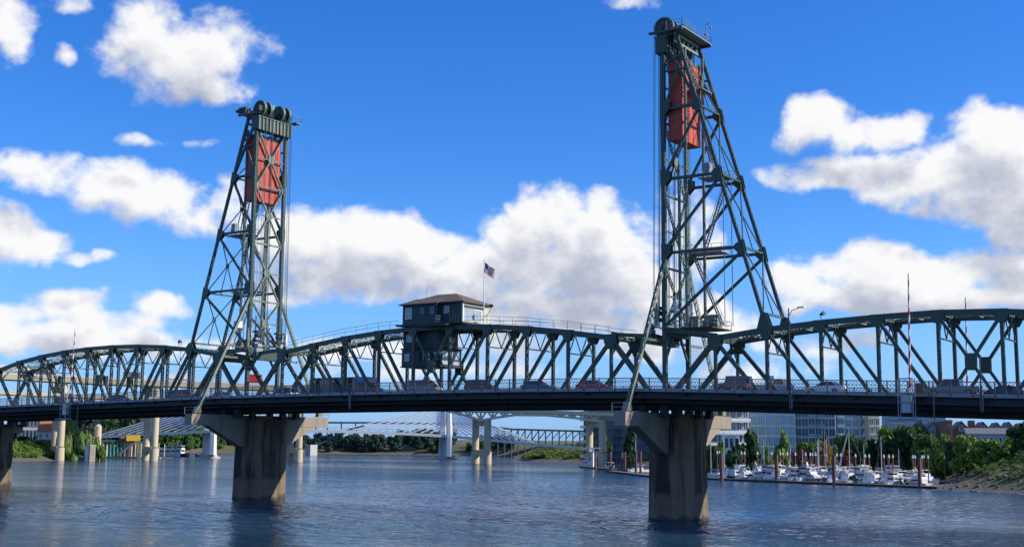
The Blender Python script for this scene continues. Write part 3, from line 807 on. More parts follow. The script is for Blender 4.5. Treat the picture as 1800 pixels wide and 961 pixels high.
    for x_, y_, zt in ((39.5, 1.2, 28.4), (39.5, 5.6, 28.4), (40.6, 2.4, 27.6), (37.7, -.9, 27.3), (37.7, WT+.9, 27.3)):
        m = MB(); m.tube([(X(x_), y_, 24.6), (X(x_), y_, zt)], .30, 12); m.tube([(X(x_), y_, zt-1.5), (X(x_), y_, zt-1.3)], .42, 12); m.tube([(X(x_), y_, zt), (X(x_), y_, zt+.6)], .14, 8)
        part('buffer_cylinder', m, 'white_paint' if y_ > 0 else 'pale_lit_green', T)
    for x_, y_, s_ in ((42.0, 1.6, .7), (43.2, 4.6, .9), (40.8, 5.3, .6), (42.6, 3.2, .5)):
        m = MB(); m.box(X(x_)-s_, X(x_)+s_, y_-s_*.7, y_+s_*.7, 24.6, 24.6+s_*1.6); m.tube([(X(x_)-s_, y_, 24.7+s_*1.7), (X(x_)+s_, y_, 24.7+s_*1.7)], s_*.4, 10)
        part('winch', m, 'pale_lit_green', T)
    for y in (1.0, 5.9):                    # rope equalisers, pulleys under a yoke
        m = MB(); m.box(X(37.3)-.5, X(37.3)+.5, y-.75, y+.75, 27.2, 27.5)
        for q in (-.45, 0, .45): m.tube([(X(37.3), y+q-.1, 26.7), (X(37.3), y+q+.1, 26.7)], .34, 12)
        for q in (-.6, .6): m.beam((X(37.3), y+q, 27.5), (X(37.3), y+q, 30.0), .12, .12)
        m.box(X(37.3)-.35, X(37.3)+.35, y-.7, y+.7, 25.6, 26.0); m.beam((X(37.3), y-.6, 26), (X(37.3), y-.6, 27.2), .15, .15); m.beam((X(37.3), y+.6, 26), (X(37.3), y+.6, 27.2), .15, .15)
        part('rope_equaliser', m, 'dark_steel', T)
    if sx < 0:
        m = MB(); m.box(X(39.6)-.5, X(39.6)+.5, -1.9, -.6, 27.9, 29.0); part('sensor_box', m, 'white_paint', T)
    return T
tower(-1, 'tall green steel lift tower in midstream, its two wheels and red weight facing us')
tower(1, 'taller looking green steel lift tower nearer the marina, seen from its sloping back')

for sx, lab in ((-1, 'red steel counterweight with front face in full sun, inside the midstream tower'), (1, 'red steel counterweight half in shade behind the stairs of the tower near the marina')):
    x0, x1 = sorted((sx*39.0, sx*40.9)); y0, y1, z0, z1 = .55, 6.35, 49.7, 60.6
    T = thing('counterweight', lab, 'counterweight', (sx*39.95, WT/2, z0), 'counterweights hung in the lift towers')
    part('weight_block', MB().box(x0+.04, x1-.04, y0+.04, y1-.04, z0+.03, z1), 'red_paint', T)
    k = 'cwp'
    if k not in MESHES:
        MESHES[k] = MB().box(-.02, .05, -.525, .525, 0, 10.9).mesh('panel', 'red_paint')
        MESHES['cwn'] = MB().box(-.93, .93, -.04, .02, 0, 2.66).mesh('panel', 'red_paint')
    for xx, fl in ((x0, math.pi), (x1, 0)):
        for i in range(5):
            o = link('panel', MESHES[k], T, Vector((xx-(.03 if fl == 0 else -.03)+(.012*(i % 2)*(1 if fl == 0 else -1)), y0+.58+i*1.16, z0))-T.location); o.rotation_euler.z = fl
    for yy, fl in ((y0, 0), (y1, math.pi)):
        for i in range(4):
            o = link('panel', MESHES['cwn'], T, Vector(((x0+x1)/2, yy, z0+.02+i*2.72))-T.location); o.rotation_euler.z = fl
    part('hanger_beam', MB().box(x0-.05, x1+.05, y0-.1, y1+.1, z1+.02, z1+.6), 'green_steel', T)
    for i in range(5): part('hanger_rib', MB().box(x0-.12, x1+.12, y0+.2+i*1.3, y0+.4+i*1.3, z1+.05, z1+.75), 'pale_lit_green', T)

# ------------------------------------------------------------------ piers
def pier(x, dz, label):
    T = thing('bridge_pier', label, 'bridge pier', (x, WT/2, 0), 'concrete piers of the steel bridge')
    def ring(hx, ya, yb, c, z): return [(x-hx+c, ya, z), (x+hx-c, ya, z), (x+hx, ya+c, z), (x+hx, yb-c, z), (x+hx-c, yb, z), (x-hx+c, yb, z), (x-hx, yb-c, z), (x-hx, ya+c, z)]
    m = MB(); rings = [ring(2.75, -.75, 8.1, .85, -3), ring(2.6, -.6, 8.0, .85, 1.2), ring(2.5, -.5, 7.9, .85, 9.6), ring(2.5, -.5, 7.9, .85, 12.9)]
    vs = [(a, b, c if c < 5 else c-dz) for r in rings for a, b, c in r]
    fs = [tuple(reversed(range(8))), tuple(24+k for k in range(8))]
    for i in range(3): fs += [(i*8+k, i*8+(k+1) % 8, (i+1)*8+(k+1) % 8, (i+1)*8+k) for k in range(8)]
    m.raw(vs, fs); part('pier_shaft', m, 'pier_concrete', T)
    for z in (3.4, 6.2, 9.0):
        pass
    long_ = abs(x) < 50
    part('cap_beam', MB().box(x-.8, x+.8, -12.15 if long_ else -3.6, 19.1 if long_ else WT+3.6, 11.75-dz, 13.5-dz), 'cap_concrete', T)
    for ya, yb in ((-8.7, -.5), (WT+8.7, WT+.95)) if long_ else ():
        part('corbel', MB().prism([(ya, 11.74-dz), (yb, 11.74-dz), (yb, 8.2-dz), (yb+(-1.2 if ya < 0 else 1.2), 8.5-dz)], 'x', x-.74, x+.74), 'cap_concrete', T)
    for y in (-3.2, 0, WT, WT+3.2):
        for xo in (-1.5, 1.5):
            part('bearing', MB().prism([(y-.55, 12.92-dz if 0 <= y <= WT else 13.0-dz), (y+.55, 12.92-dz if 0 <= y <= WT else 13.0-dz), (y+.25, 14.45-dz), (y-.25, 14.45-dz)], 'x', x+xo-.45, x+xo+.45), 'dark_steel', T)
    if abs(x) < 50:
        for y in (-11.9, 18.8):
            m = MB(); railing(m, [(x-1.2, y, 13.5-dz), (x+1.2, y, 13.5-dz)]); part('pier_railing', m, 'grey_steel', T)
        m = MB(); railing(m, [(x+2.3, -.4, 12.9-dz), (x+2.3, 7.4, 12.9-dz)]); part('pier_railing', m, 'grey_steel', T)
    return T
pier(-38.4, 0, 'stained concrete pier in open water carrying the midstream tower')
pier(38.4, 0, 'dark stained concrete pier in the water before the marina, under the taller looking tower')
pier(-115, 1.4, 'stained concrete pier cut by the edge of the picture, near the white building bank')
pier(115, 2.2, 'concrete pier by the marina bank at the far end of the arched span')

# ------------------------------------------------------------------ control house
def window(T, parent_loc, x0, x1, y0, y1, z0, z1, frame='white_paint', glass='window_glass', cols=2, rows=2, axis='y', out=-1):
    """framed window set into a wall: frame is a part, panes its sub-parts. axis: the wall's normal; out: its direction"""
    f = MB(); t = .07
    def bx(u0, u1, w0, w1, d0, d1, mb):
        if axis == 'y': mb.box(u0, u1, min(y0+out*d0, y0+out*d1), max(y0+out*d0, y0+out*d1), w0, w1)
        else: mb.box(min(x0+out*d0, x0+out*d1), max(x0+out*d0, x0+out*d1), u0, u1, w0, w1)
    a, b = (x0, x1) if axis == 'y' else (y0, y1)
    bx(a-t, b+t, z1, z1+t, -.02, .07, f); bx(a-t, b+t, z0-t, z0, -.02, .09, f); bx(a-t, a, z0, z1, -.02, .07, f); bx(b, b+t, z0, z1, -.02, .07, f)
    for i in range(1, cols): u = a+(b-a)*i/cols; bx(u-.025, u+.025, z0, z1, .012, .05, f)
    for i in range(1, rows): w = z0+(z1-z0)*i/rows; bx(a, b, w-.025, w+.025, .014, .048, f)
    fo = part('window_frame', f, frame, T)
    p = MB(); bx(a, b, z0, z1, .004, .012, p)
    part('pane', p, glass, fo, org=T.location)
HX0, HX1, HY0, HY1, HZ0, HZ1 = -5.5, 5.5, .1, 6.86, 26.95, 29.85
H = thing('control_house', 'dark teal bridge control cabin with brown hipped roof above the lift span', 'control cabin', (0, 3.5, 26.6))
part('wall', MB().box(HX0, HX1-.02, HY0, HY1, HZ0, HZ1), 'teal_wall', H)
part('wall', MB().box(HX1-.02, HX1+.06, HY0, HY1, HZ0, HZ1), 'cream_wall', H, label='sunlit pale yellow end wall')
part('bay', MB().box(-5.0, 1.4, -.8, HY0, HZ0-.35, HZ1-.1), 'teal_wall', H)
part('corner_post', MB().box(HX1-.1, HX1+.12, HY0-.05, HY0+.2, HZ0, HZ1), 'white_paint', H)
part('floor_platform', MB().box(-6.2, 6.3, -1.0, HY1+.6, HZ0-.28, HZ0-.02), 'dark_steel', H)
part('balcony', MB().box(-1.4, 4.0, -1.9, -.8, HZ0-.55, HZ0-.3), 'dark_steel', H)
m = MB(); railing(m, [(1.5, -.95, HZ0-.02), (5.5, -.95, HZ0-.02)], 1.05, .03, .5); part('balcony_railing', m, 'dark_steel', H)
m = MB(); railing(m, [(1.5, -1.0, HZ0+.0), (2.2, -1.0, HZ0)], 1.0, .05, .35); part('white_gate', m, 'white_paint', H)
for x0, x1, y, z0, z1 in ((-4.4, -3.3, -.8, 27.75, 29.3), (-1.7, -.85, -.8, 28.3, 29.35), (.1, 1.0, -.8, 28.3, 29.4), (2.2, 2.95, HY0, 28.45, 29.35)):
    window(H, None, x0, x1, y, y, z0, z1, 'teal_wall' if x0 > -3 and x0 < 2 else 'white_paint', 'window_pale' if x0 < -3 else 'window_glass', 2, 2)
window(H, None, HX1+.06, HX1+.06, .5, 2.9, 27.3, 29.2, 'white_paint', 'window_pale', 2, 1, 'x', 1)
window(H, None, HX1+.06, HX1+.06, 3.2, 4.6, 27.3, 28.9, 'white_paint', 'window_pale', 2, 1, 'x', 1)
part('awning', MB().box(HX1+.06, HX1+.35, .3, 5.4, 29.3, 29.42), 'roof_brown', H)
def hip(mb, x0, x1, y0, y1, z0, z1, inset):
    cy = (y0+y1)/2
    mb.raw([(x0, y0, z0), (x1, y0, z0), (x1, y1, z0), (x0, y1, z0), (x0+inset, cy, z1), (x1-inset, cy, z1), (x0, y0, z0-.18), (x1, y0, z0-.18), (x1, y1, z0-.18), (x0, y1, z0-.18)],
           [(0, 1, 5, 4), (1, 2, 5), (2, 3, 4, 5), (3, 0, 4), (9, 8, 7, 6), (0, 6, 7, 1), (1, 7, 8, 2), (2, 8, 9, 3), (3, 9, 6, 0)])
rf = MB(); hip(rf, HX0-.5, HX1+.5, HY0-.5, HY1+.5, HZ1+.2, 31.7, 4.2); ro = part('roof', rf, 'roof_brown', H)
rb = MB(); rb.raw([(-5.5, -1.25, HZ1+.06), (1.9, -1.25, HZ1+.06), (1.0, 1.9, 31.0), (-4.6, 1.9, 31.0), (-5.5, -1.25, HZ1-.1), (1.9, -1.25, HZ1-.1)], [(0, 1, 2, 3), (4, 5, 1, 0), (0, 3, 4), (1, 5, 2), (4, 3, 2, 5)])
part('bay_roof', rb, 'roof_brown', H)
part('antenna', MB().tube([(-3.6, 3.2, 31.2), (-3.6, 3.2, 33.2)], .03, 5), 'grey_steel', ro, org=H.location)
# the hanging lower cabin
part('lower_cabin', MB().box(-6.2, .4, 1.0, 6.0, 23.4, 26.5), 'teal_wall', H)
part('lower_cabin', MB().box(-6.35, 1.0, .85, 6.1, 20.75, 23.39), 'teal_wall', H)
part('sill_band', MB().box(-6.5, 1.15, .7, 6.25, 23.3, 23.5), 'dark_steel', H); part('sill_band', MB().box(-6.5, 1.2, .7, 6.3, 20.6, 20.76), 'dark_steel', H)
for x0, x1, z0, z1, y in ((-5.5, -4.7, 24.5, 25.5, 1.0), (-4.5, -3.7, 24.5, 25.5, 1.0), (-5.9, -4.8, 21.5, 22.7, .85), (-2.9, -2.1, 21.6, 22.7, .85), (-1.7, -.9, 21.6, 22.7, .85), (-.6, .6, 21.5, 22.8, .85)):
    window(H, None, x0, x1, y, y, z0, z1, 'white_paint' if z0 > 23 else 'teal_wall', 'window_pale' if z0 > 23 or x0 < -5 else 'window_glass', 1, 2)
window(H, None, 1.0, 1.0, 1.4, 3.2, 21.1, 22.9, 'white_paint', 'window_pale', 2, 2, 'x', 1)
window(H, None, 1.0, 1.0, 3.7, 5.4, 21.1, 22.9, 'white_paint', 'window_pale', 2, 2, 'x', 1)

# flag on its pole, lamp on a bent arm
fp = thing('flagpole', 'white flagpole flying a flag beside the cabin roof', 'flagpole', (9.3, .1, 26.5))
part('pole', MB().tube([(9.3, .1, 26.4), (9.3, .1, 35.7)], [.085, .055], 8), 'white_paint', fp); part('finial', MB().tube([(9.3, .1, 35.7), (9.3, .1, 35.9)], .1, 8), 'white_paint', fp)
def flag():
    cols, rows = 26, 13
    P = []
    for j in range(rows+1):
        for i in range(cols+1):
            u, v = i/cols, j/rows
            P.append((9.36+u*1.5+.05*math.sin(5*v+7*u), .1+.16*math.sin(9*u+2*v)*u+u*.35, 35.45-v*1.45-u*1.15+.10*math.sin(8*u+1.5)*u))
    fs, mi = [], []
    for j in range(rows):
        for i in range(cols):
            a = j*(cols+1)+i; fs.append((a, a+1, a+cols+2, a+cols+1)); mi.append(2 if (i < 11 and j < 7) else (0 if j % 2 == 0 else 1))
    for rr in range(6):                      # stars of the blue corner, as small patches on both faces
        for cc in range(5):
            i, j = 1+cc*2, rr+.5
            k = int(j)*(cols+1)+i; p = Vector(P[k])
            for o in (-.012, .012):
                b = len(P); P.extend([(p.x, p.y+o, p.z), (p.x+.05, p.y+o, p.z-.02), (p.x+.05, p.y+o, p.z-.07), (p.x, p.y+o, p.z-.05)]); fs.append((b, b+1, b+2, b+3)); mi.append(1)
    me = bpy.data.meshes.new('flag'); L = fp.location
    me.from_pydata([(x-L.x, y-L.y, z-L.z) for x, y, z in P], [], fs)
    for k in ('flag_red', 'flag_white', 'flag_blue'): me.materials.append(MT[k])
    me.polygons.foreach_set('material_index', mi); me.update()
    o = link('flag', me, fp)
flag()
ll = thing('floodlight', 'dark floodlight on a bent arm at the sunny end of the control cabin', 'floodlight', (7.2, 4.0, 27))
part('arm', MB().tube([(6.2, 4.0, 27.6), (7.4, 4.0, 28.4), (7.9, 4.0, 29.4)], .05, 6), 'grey_steel', ll); part('lamp_head', MB().tube([(7.9, 4.0, 29.3), (7.95, 3.9, 29.75)], [.22, .3], 10), 'dark_steel', ll)
for px_, x_, lab in ((0, 59.5, 'small dark horn loudspeaker on top of the arched span near the marina'), (1, -55.5, 'small dark horn loudspeaker on the arched span beside the midstream tower')):
    z_ = 24.85 if x_ > 0 else 25.65
    h_ = thing('loudspeaker', lab, 'loudspeaker', (x_, 0, z_)); part('bracket', MB().beam((x_, 0, z_-.1), (x_, 0, z_+.4), .08, .08), 'dark_steel', h_); part('horn', MB().tube([(x_-.1, -.1, z_+.45), (x_+.5, -.3, z_+.65)], [.1, .3], 10), 'dark_steel', h_)

# ------------------------------------------------------------------ raised traffic gates
def gate(x, y, zt, label, near):
    T = thing('traffic_gate', label, 'gate', (x, y, zd(x)), 'raised red and white gate arms')
    z0 = zd(x)+.5; n = 16; k = 8; L = zt-z0; lean = .02*(1 if x > 0 else 1.6)
    vs, fs, mi = [], [], []
    for i in range(n+1):
        r = .15-.07*i/n
        for q in range(k):
            a = 2*math.pi*q/k
            vs.append((x+lean*(i/n)*L+r*math.cos(a), y+r*math.sin(a), z0+L*i/n+.22*math.cos(a)*(0 if i in (0, n) else 1)))
    for i in range(n):
        for q in range(k): fs.append((i*k+q, i*k+(q+1) % k, (i+1)*k+(q+1) % k, (i+1)*k+q)); mi.append(i % 2)
    fs.append(tuple(n*k+q for q in range(k))); mi.append(0)
    me = bpy.data.meshes.new('gate_arm'); o = T.location
    me.from_pydata([(a-o.x, b-o.y, c-o.z) for a, b, c in vs], [], fs); me.materials.append(MT['red_white_red']); me.materials.append(MT['white_paint'])
    me.polygons.foreach_set('material_index', mi); me.update(); link('gate_arm', me, T)
    s = -1 if near else 1
    z = zd(x)
    if near:
        part('gate_cabinet', MB().box(x-.75, x+.25, y-.85, y-.15, z-2.2, z-.3), 'window_pale', T)
        f = MB()
        for xx in (x-1.05, x+.55):
            for yy in (y-1.0, y-.12): f.beam((xx, yy, z-2.9), (xx, yy, z+1.5), .09, .09)
        for zz in (z-2.85, z-1.1, z+1.5):
            for yy in (y-1.0, y-.12): f.beam((x-1.05, yy, zz), (x+.55, yy, zz), .08, .08)
            for xx in (x-1.05, x+.55): f.beam((xx, y-1.0, zz), (xx, y-.12, zz), .08, .08)
        f.tube([(x-1.05, y-1.0, z+.5), (x-.8, y-1.0, z+1.1), (x-.25, y-1.0, z+1.35), (x+.3, y-1.0, z+1.1), (x+.55, y-1.0, z+.5)], .04, 6)
        part('gate_frame', f, 'grey_steel', T)
        part('platform', MB().box(x-2.3, x+1.2, y-1.15, y-.1, z-3.1, z-2.92), 'grey_steel', T)
        part('side_panel', MB().box(x+.7, x+1.6, y-.45, y-.38, z-.1, z+1.0), 'rust_steel', T)
        part('hanger', MB().beam((x+2.5, y-.1, z+1.2), (x+2.5, y-.1, z-3.0), .14, .14), 'rust_steel', T)
    else:
        part('gate_cabinet', MB().box(x-.4, x+.4, y-.7, y-.1, z-.0, z+1.3), 'grey_steel', T)
gate(72.2, -8.25, 28.45, 'raised red and white striped gate arm with hanging cabinet, near footway opposite the marina', True)
gate(72.7, 14.8, 28.2, 'raised red and white striped gate arm on the far footway, behind the crossed braces', False)
gate(-73.6, -8.25, 28.55, 'raised red and white striped gate arm with hanging cabinet, near footway opposite the white building', True)
gate(-72.4, 14.8, 28.7, 'raised red and white striped gate arm on far footway close to the midstream tower', False)

def lamp_post(x, y, zb_, zt, arm, label):
    T = thing('street_lamp', label, 'street lamp', (x, y, zb_), 'lamp posts along the bridge railing')
    part('post', MB().tube([(x, y, zb_), (x, y, zt)], [.11, .07], 8), 'dark_steel', T)
    if arm:
        part('arm', MB().tube([(x, y, zt-1.0), (x+.4*arm, y, zt-.3), (x+1.3*arm, y, zt-.05)], .05, 6), 'grey_steel', T)
        part('lamp_head', MB().box(min(x+1.1*arm, x+1.9*arm), max(x+1.1*arm, x+1.9*arm), y-.15, y+.15, zt-.08, zt+.08), 'white_paint', T)
    part('bracket', MB().box(x-.14, x+.14, y-.02, y+.3, zb_+.2, zb_+2.2), 'grey_steel', T)
lamp_post(58.6, -8.3, 13.6, 25.4, 1, 'slim dark street lamp on the near railing by the sloping back of the taller tower')
lamp_post(79.6, -8.3, 13.2, 19.2, 0, 'short dark post on the near railing past the striped gate, before the crossed braces')
lamp_post(-8.6, -8.3, 14.0, 17.9, 0, 'short dark post on the near railing under the control cabin')
def signal(x, y, z, label):
    T = thing('traffic_signal', label, 'traffic signal', (x, y, z), 'overhead traffic signals in the arched span')
    part('mast_arm', MB().tube([(x-.1, 0, z+.5), (x-.1, y, z+.5)], .07, 6), 'grey_steel', T)
    part('signal_head', MB().box(x-.3, x+.3, y-.35, y+.35, z-1.0, z+.4), 'black_rubber', T)
    for k in range(3): part('lens', MB().tube([(x+.3, y, z-.75+k*.45), (x+.36, y, z-.75+k*.45)], .15, 10), 'dark_glass', T)
signal(-94.5, 4.6, 20.9, 'black traffic signal hung inside the arched span close to the picture edge')
signal(-80.8, 4.6, 20.7, 'black traffic signal hung inside the arched span near mid arch')

# ------------------------------------------------------------------ vehicles on the bridge
def wheel_car(r=.33, w=.22):
    key = ('whl', r)
    if key not in MESHES:
        MESHES[key] = MB().tube([(0, -w/2, 0), (0, w/2, 0)], r, 18).mesh('wheel', 'black_rubber')
        MESHES[key+('rim',)] = MB().tube([(0, -w/2-.012, 0), (0, w/2+.012, 0)], r*.6, 12).mesh('rim', 'grey_steel')
    return MESHES[key], MESHES[key+('rim',)]
PROF = {  # side outlines: body, glasshouse; nose towards +x
 'sedan': ([(-2.3, .3), (-2.35, .75), (-2.2, .95), (-1.2, 1.0), (1.0, .98), (2.0, .85), (2.3, .62), (2.3, .3)], [(-1.75, .97), (-1.05, 1.42), (.25, 1.45), (1.15, .96)], 1.78, 1.42, 1.35, .33),
 'suv': ([(-2.35, .35), (-2.4, .9), (-2.3, 1.1), (1.1, 1.08), (2.2, .98), (2.4, .7), (2.4, .35)], [(-2.3, 1.08), (-2.05, 1.75), (.35, 1.78), (1.3, 1.06)], 1.88, 1.5, 1.45, .38),
 'van': ([(-2.6, .32), (-2.65, 1.0), (-2.55, 1.15), (1.6, 1.1), (2.3, .95), (2.55, .65), (2.55, .32)], [(-2.55, 1.12), (-2.4, 1.92), (.6, 1.95), (1.75, 1.08)], 1.95, 1.6, 1.6, .35),
 'pickup': ([(-2.9, .42), (-2.95, 1.1), (-.9, 1.12), (1.3, 1.12), (2.5, 1.05), (2.75, .8), (2.75, .42)], [(-1.0, 1.1), (-.9, 1.86), (.75, 1.88), (1.5, 1.1)], 1.95, 1.6, 1.85, .40),
 'jeep': ([(-2.0, .45), (-2.05, 1.15), (1.0, 1.15), (1.95, 1.1), (2.0, .5)], [(-2.0, 1.13), (-1.95, 1.95), (.7, 1.95), (.95, 1.13)], 1.8, 1.66, 1.25, .42),
}
def car(kind, x, y, facing, col, label, group=None):
    body, glass, w, wr, ax, r = PROF[kind]
    T = thing(kind if kind not in ('jeep', 'suv') else 'off_road_car', label, {'sedan': 'car', 'suv': 'car', 'van': 'van', 'pickup': 'pickup truck', 'jeep': 'car'}[kind], (x, y, zd(x)-.196), group or 'vehicles crossing the steel bridge', 0 if facing > 0 else math.pi)
    L = T.location; Z = Vector((0, 0, 0))
    def P(name, mb, m, par=None): return part(name, mb, m, par or T, org=Z, smooth=False)
    mb = MB(); mb.prism(body, 'y', -w/2, w/2); b = P('body', mb, 'car_'+col)
    mb = MB(); n = len(glass)
    lo = [glass[0], glass[-1]]
    q = []
    for sg in (-1, 1):
        for i, (gx, gz_) in enumerate(glass):
            q.append((gx, sg*(w/2-.06 if i in (0, n-1) else wr/2), gz_))
    mb.raw(q, [tuple(range(n)), tuple(reversed(range(n, 2*n)))]+[(i, i+n, (i+1) % n+n, (i+1) % n) for i in range(n)])
    P('window', mb, 'car_glass')
    mb = MB(); g = glass
    mb.prism([(g[1][0]-.08, g[1][1]+.005), (g[2][0]+.1, g[2][1]+.005), (g[2][0]+.02, g[2][1]+.06), (g[1][0]+.05, g[1][1]+.06)], 'y', -wr/2-.02, wr/2+.02); P('roof', mb, 'car_'+col)
    for t in (.0, .48, 1.0):                # pillars
        xx = g[1][0]+(g[2][0]-g[1][0])*t; xb = g[0][0]+.15+(g[3][0]-g[0][0]-.3)*t
        for sg in (-1, 1): P('pillar', MB().beam((xb, sg*(w/2-.05), g[0][1]), (xx, sg*(wr/2+.01), g[1][1]), .05, .09), 'car_'+col)
    wm, rm = wheel_car(r)
    for sx_ in (-1, 1):
        for sy_ in (-1, 1):
            wo_ = link('wheel', wm, T, (sx_*ax, sy_*(w/2-.08), r)); link('rim', rm, wo_)
    for sy_ in (-1, 1):
        P('headlight', MB().box(body[-2][0]-.06, body[-2][0]+.015, sy_*w*.36-.17, sy_*w*.36+.17, .62, .78), 'white_paint'); P('tail_light', MB().box(body[1][0]-.02, body[1][0]+.08, sy_*w*.4-.12, sy_*w*.4+.12, .72, .92), 'boat_red')
    P('bumper', MB().box(body[-1][0]-.1, body[-1][0]+.06, -w*.46, w*.46, .36, .54), 'car_black'); P('bumper', MB().box(body[0][0]-.06, body[0][0]+.1, -w*.46, w*.46, .36, .54), 'car_black')
    return T
LANE = {'near': -2.6, 'in1': 1.9, 'in2': 5.1, 'far': 9.6}
def bus(x, y, facing, label):
    T = thing('city_bus', label, 'bus', (x, y, zd(x)-.196), 'vehicles crossing the steel bridge', 0 if facing > 0 else math.pi); Z = Vector((0, 0, 0))
    P = lambda n, mb, m, par=None: part(n, mb, m, par or T, org=Z)
    P('body', MB().box(-6, 6, -1.28, 1.28, .4, 2.85), 'car_bus'); P('roof', MB().box(-5.8, 5.8, -1.2, 1.2, 2.85, 3.05), 'car_dark_grey')
    P('end_panel', MB().box(4.1, 6.03, -1.31, 1.31, .75, 3.0), 'car_blue'); P('stripe', MB().box(4.0, 6.05, -1.33, 1.33, .42, .74), 'car_white')
    for i in range(7):
        for sg in (-1, 1): P('window', MB().box(-5.6+i*1.36, -4.4+i*1.36, sg*1.3-.02, sg*1.3+.02, 1.5, 2.5), 'car_glass')
    P('windscreen', MB().box(6.04, 6.08, -1.1, 1.1, 1.2, 2.6), 'car_glass')
    wm, rm = wheel_car(.48, .3)
    for xx in (-3.4, 3.6):
        for sg in (-1, 1): wo_ = link('wheel', wm, T, (xx, sg*1.15, .48)); link('rim', rm, wo_)
bus(-19.0, LANE['in1'], 1, 'long dark bus with a blue end crossing behind the near truss')
car('pickup', -10.4, LANE['near'], 1, 'dark_grey', 'dark grey pickup following close to the blue ended bus')
car('van', 1.0, LANE['near'], 1, 'silver', 'silver grey van under the control cabin')
car('suv', 11.0, LANE['near'], 1, 'maroon', 'brownish red estate car just past the crossed braces mid span')
car('sedan', 15.2, LANE['in2'], -1, 'black', 'black low car half hidden behind the braces mid span')
car('sedan', 20.5, LANE['near'], 1, 'grey', 'bluish grey hatchback on the lift span between two braces')
car('sedan', 29.3, LANE['near'], 1, 'red', 'bright red car on the lift span close to the taller tower')
car('jeep', 49.2, LANE['near'], -1, 'pink', 'boxy dusty pink off-road car just past the taller tower')
car('sedan', 60.8, LANE['near'], -1, 'white', 'white car with dark windows before the striped gate')
car('pickup', 75.3, LANE['near'], -1, 'silver', 'long silver pickup right beside the striped gate')
car('sedan', 79.6, LANE['in1'], -1, 'navy', 'dark blue car behind the silver pickup at the crossed braces')
car('sedan', -67.5, LANE['near'], 1, 'dark_grey', 'dark grey car on the far arched span near its striped gate')
car('sedan', -46.2, LANE['in1'], 1, 'white', 'white car at the foot of the midstream tower')
car('suv', -51.0, LANE['near'], 1, 'navy', 'dark blue car just short of the midstream tower')
car('sedan', -96.0, LANE['far'], -1, 'red', 'red car on the arched span close to the picture edge')
car('van', -35.0, LANE['in2'], -1, 'white', 'white van on the midstream pier between the tower legs')
# ------------------------------------------------------------------ foliage
def crown_mesh(name, n, seed, m, clumps=12, shape='round', leaf=.055):
    r = np.random.default_rng(seed)
    C = []
    for k in range(clumps):
        if shape == 'cone':
            h = (k+.5)/clumps; rad = .42*(1-h)**.8; a = r.uniform(0, 2*np.pi); C.append((rad*.55*np.cos(a), rad*.55*np.sin(a), .08+h*.9, rad*.75+.05, .13))
        elif shape == 'column':
            h = (k+.5)/clumps; rad = .30*np.sin(np.pi*(.15+.8*h))**.7; a = r.uniform(0, 6.28); C.append((rad*.4*np.cos(a), rad*.4*np.sin(a), .05+h*.92, rad*.8, .13))
        else:
            a = r.uniform(0, 2*np.pi); h = r.uniform(.14, .84); rad = .5*np.sqrt(max(.05, 1-((h-.42)/.58)**2))
            q = rad*r.uniform(.35, .78); C.append((q*np.cos(a), q*np.sin(a), h, r.uniform(.14, .25), r.uniform(.10, .17)))
    C = np.array(C); w = C[:, 3]**2; idx_ = r.choice(len(C), n, p=w/w.sum())
    d = r.normal(size=(n, 3)); d /= np.linalg.norm(d, axis=1)[:, None]
    if shape == 'willow': pass
    rr = r.uniform(.55, 1.08, n)[:, None]
    P = C[idx_, :3]+d*rr*np.stack([C[idx_, 3], C[idx_, 3], C[idx_, 4]], 1)
    if shape == 'willow': P[:, 2] -= r.uniform(0, .22, n)*(np.hypot(P[:, 0], P[:, 1]) > .25)
    P[:, 2] = np.maximum(P[:, 2], .03)
    u = d+r.normal(size=(n, 3))*.7; t = np.cross(u, r.normal(size=(n, 3))); t /= np.linalg.norm(t, axis=1)[:, None]+1e-9
    b = np.cross(u/np.linalg.norm(u, axis=1)[:, None], t)
    s = (leaf*r.uniform(.6, 1.4, n))[:, None]
    if shape == 'willow': t = np.tile([[0, 0, 1.]], (n, 1)); b = np.cross(d, t); b /= np.linalg.norm(b, axis=1)[:, None]+1e-9; t = t*2.2; s = s*.6
    V = np.stack([P-t*s-b*s*.6, P+t*s*.2-b*s*.8, P+t*s, P-t*s*.1+b*s*.8], 1).reshape(-1, 3)
    return np_mesh(name, V, np.arange(4*n).reshape(-1, 4), [m])
CROWNS = {}
for kind, (leafm, shape, nleaf) in {'dark': ('leaf_dark', 'round', 2600), 'mid': ('leaf_mid', 'round', 2600), 'bright': ('leaf_bright', 'round', 2600), 'yellow': ('leaf_yellow', 'round', 1300),
                                    'conifer': ('leaf_dark', 'cone', 2000), 'greencone': ('leaf_bright', 'cone', 2200), 'poplar': ('leaf_dark', 'column', 2200), 'willow': ('leaf_willow', 'willow', 3600), 'far': ('leaf_blue', 'round', 900), 'redbush': ('leaf_red', 'round', 1500)}.items():
    CROWNS[kind] = [crown_mesh('crown', nleaf, 11+i*7+len(kind), 'leaf_'+leafm.split('_')[1], 14 if shape == 'round' else 12, shape, .055 if nleaf > 1200 else .085) for i in range(3)]
_tr = MB(); _tr.tube([(0, 0, -.06), (.01, 0, .2), (-.01, .01, .5), (0, 0, .75)], [.035, .026, .017, .006], 7)
TRUNK = _tr.mesh('trunk', 'trunk_bark')
LIMBS = []
for k in range(4):
    a = k*1.7; LIMBS.append(MB().tube([(0, 0, .22+.09*k), (.13*math.cos(a), .13*math.sin(a), .36+.09*k), (.27*math.cos(a), .27*math.sin(a), .46+.09*k)], [.014, .009, .004], 5).mesh('limb', 'trunk_bark'))
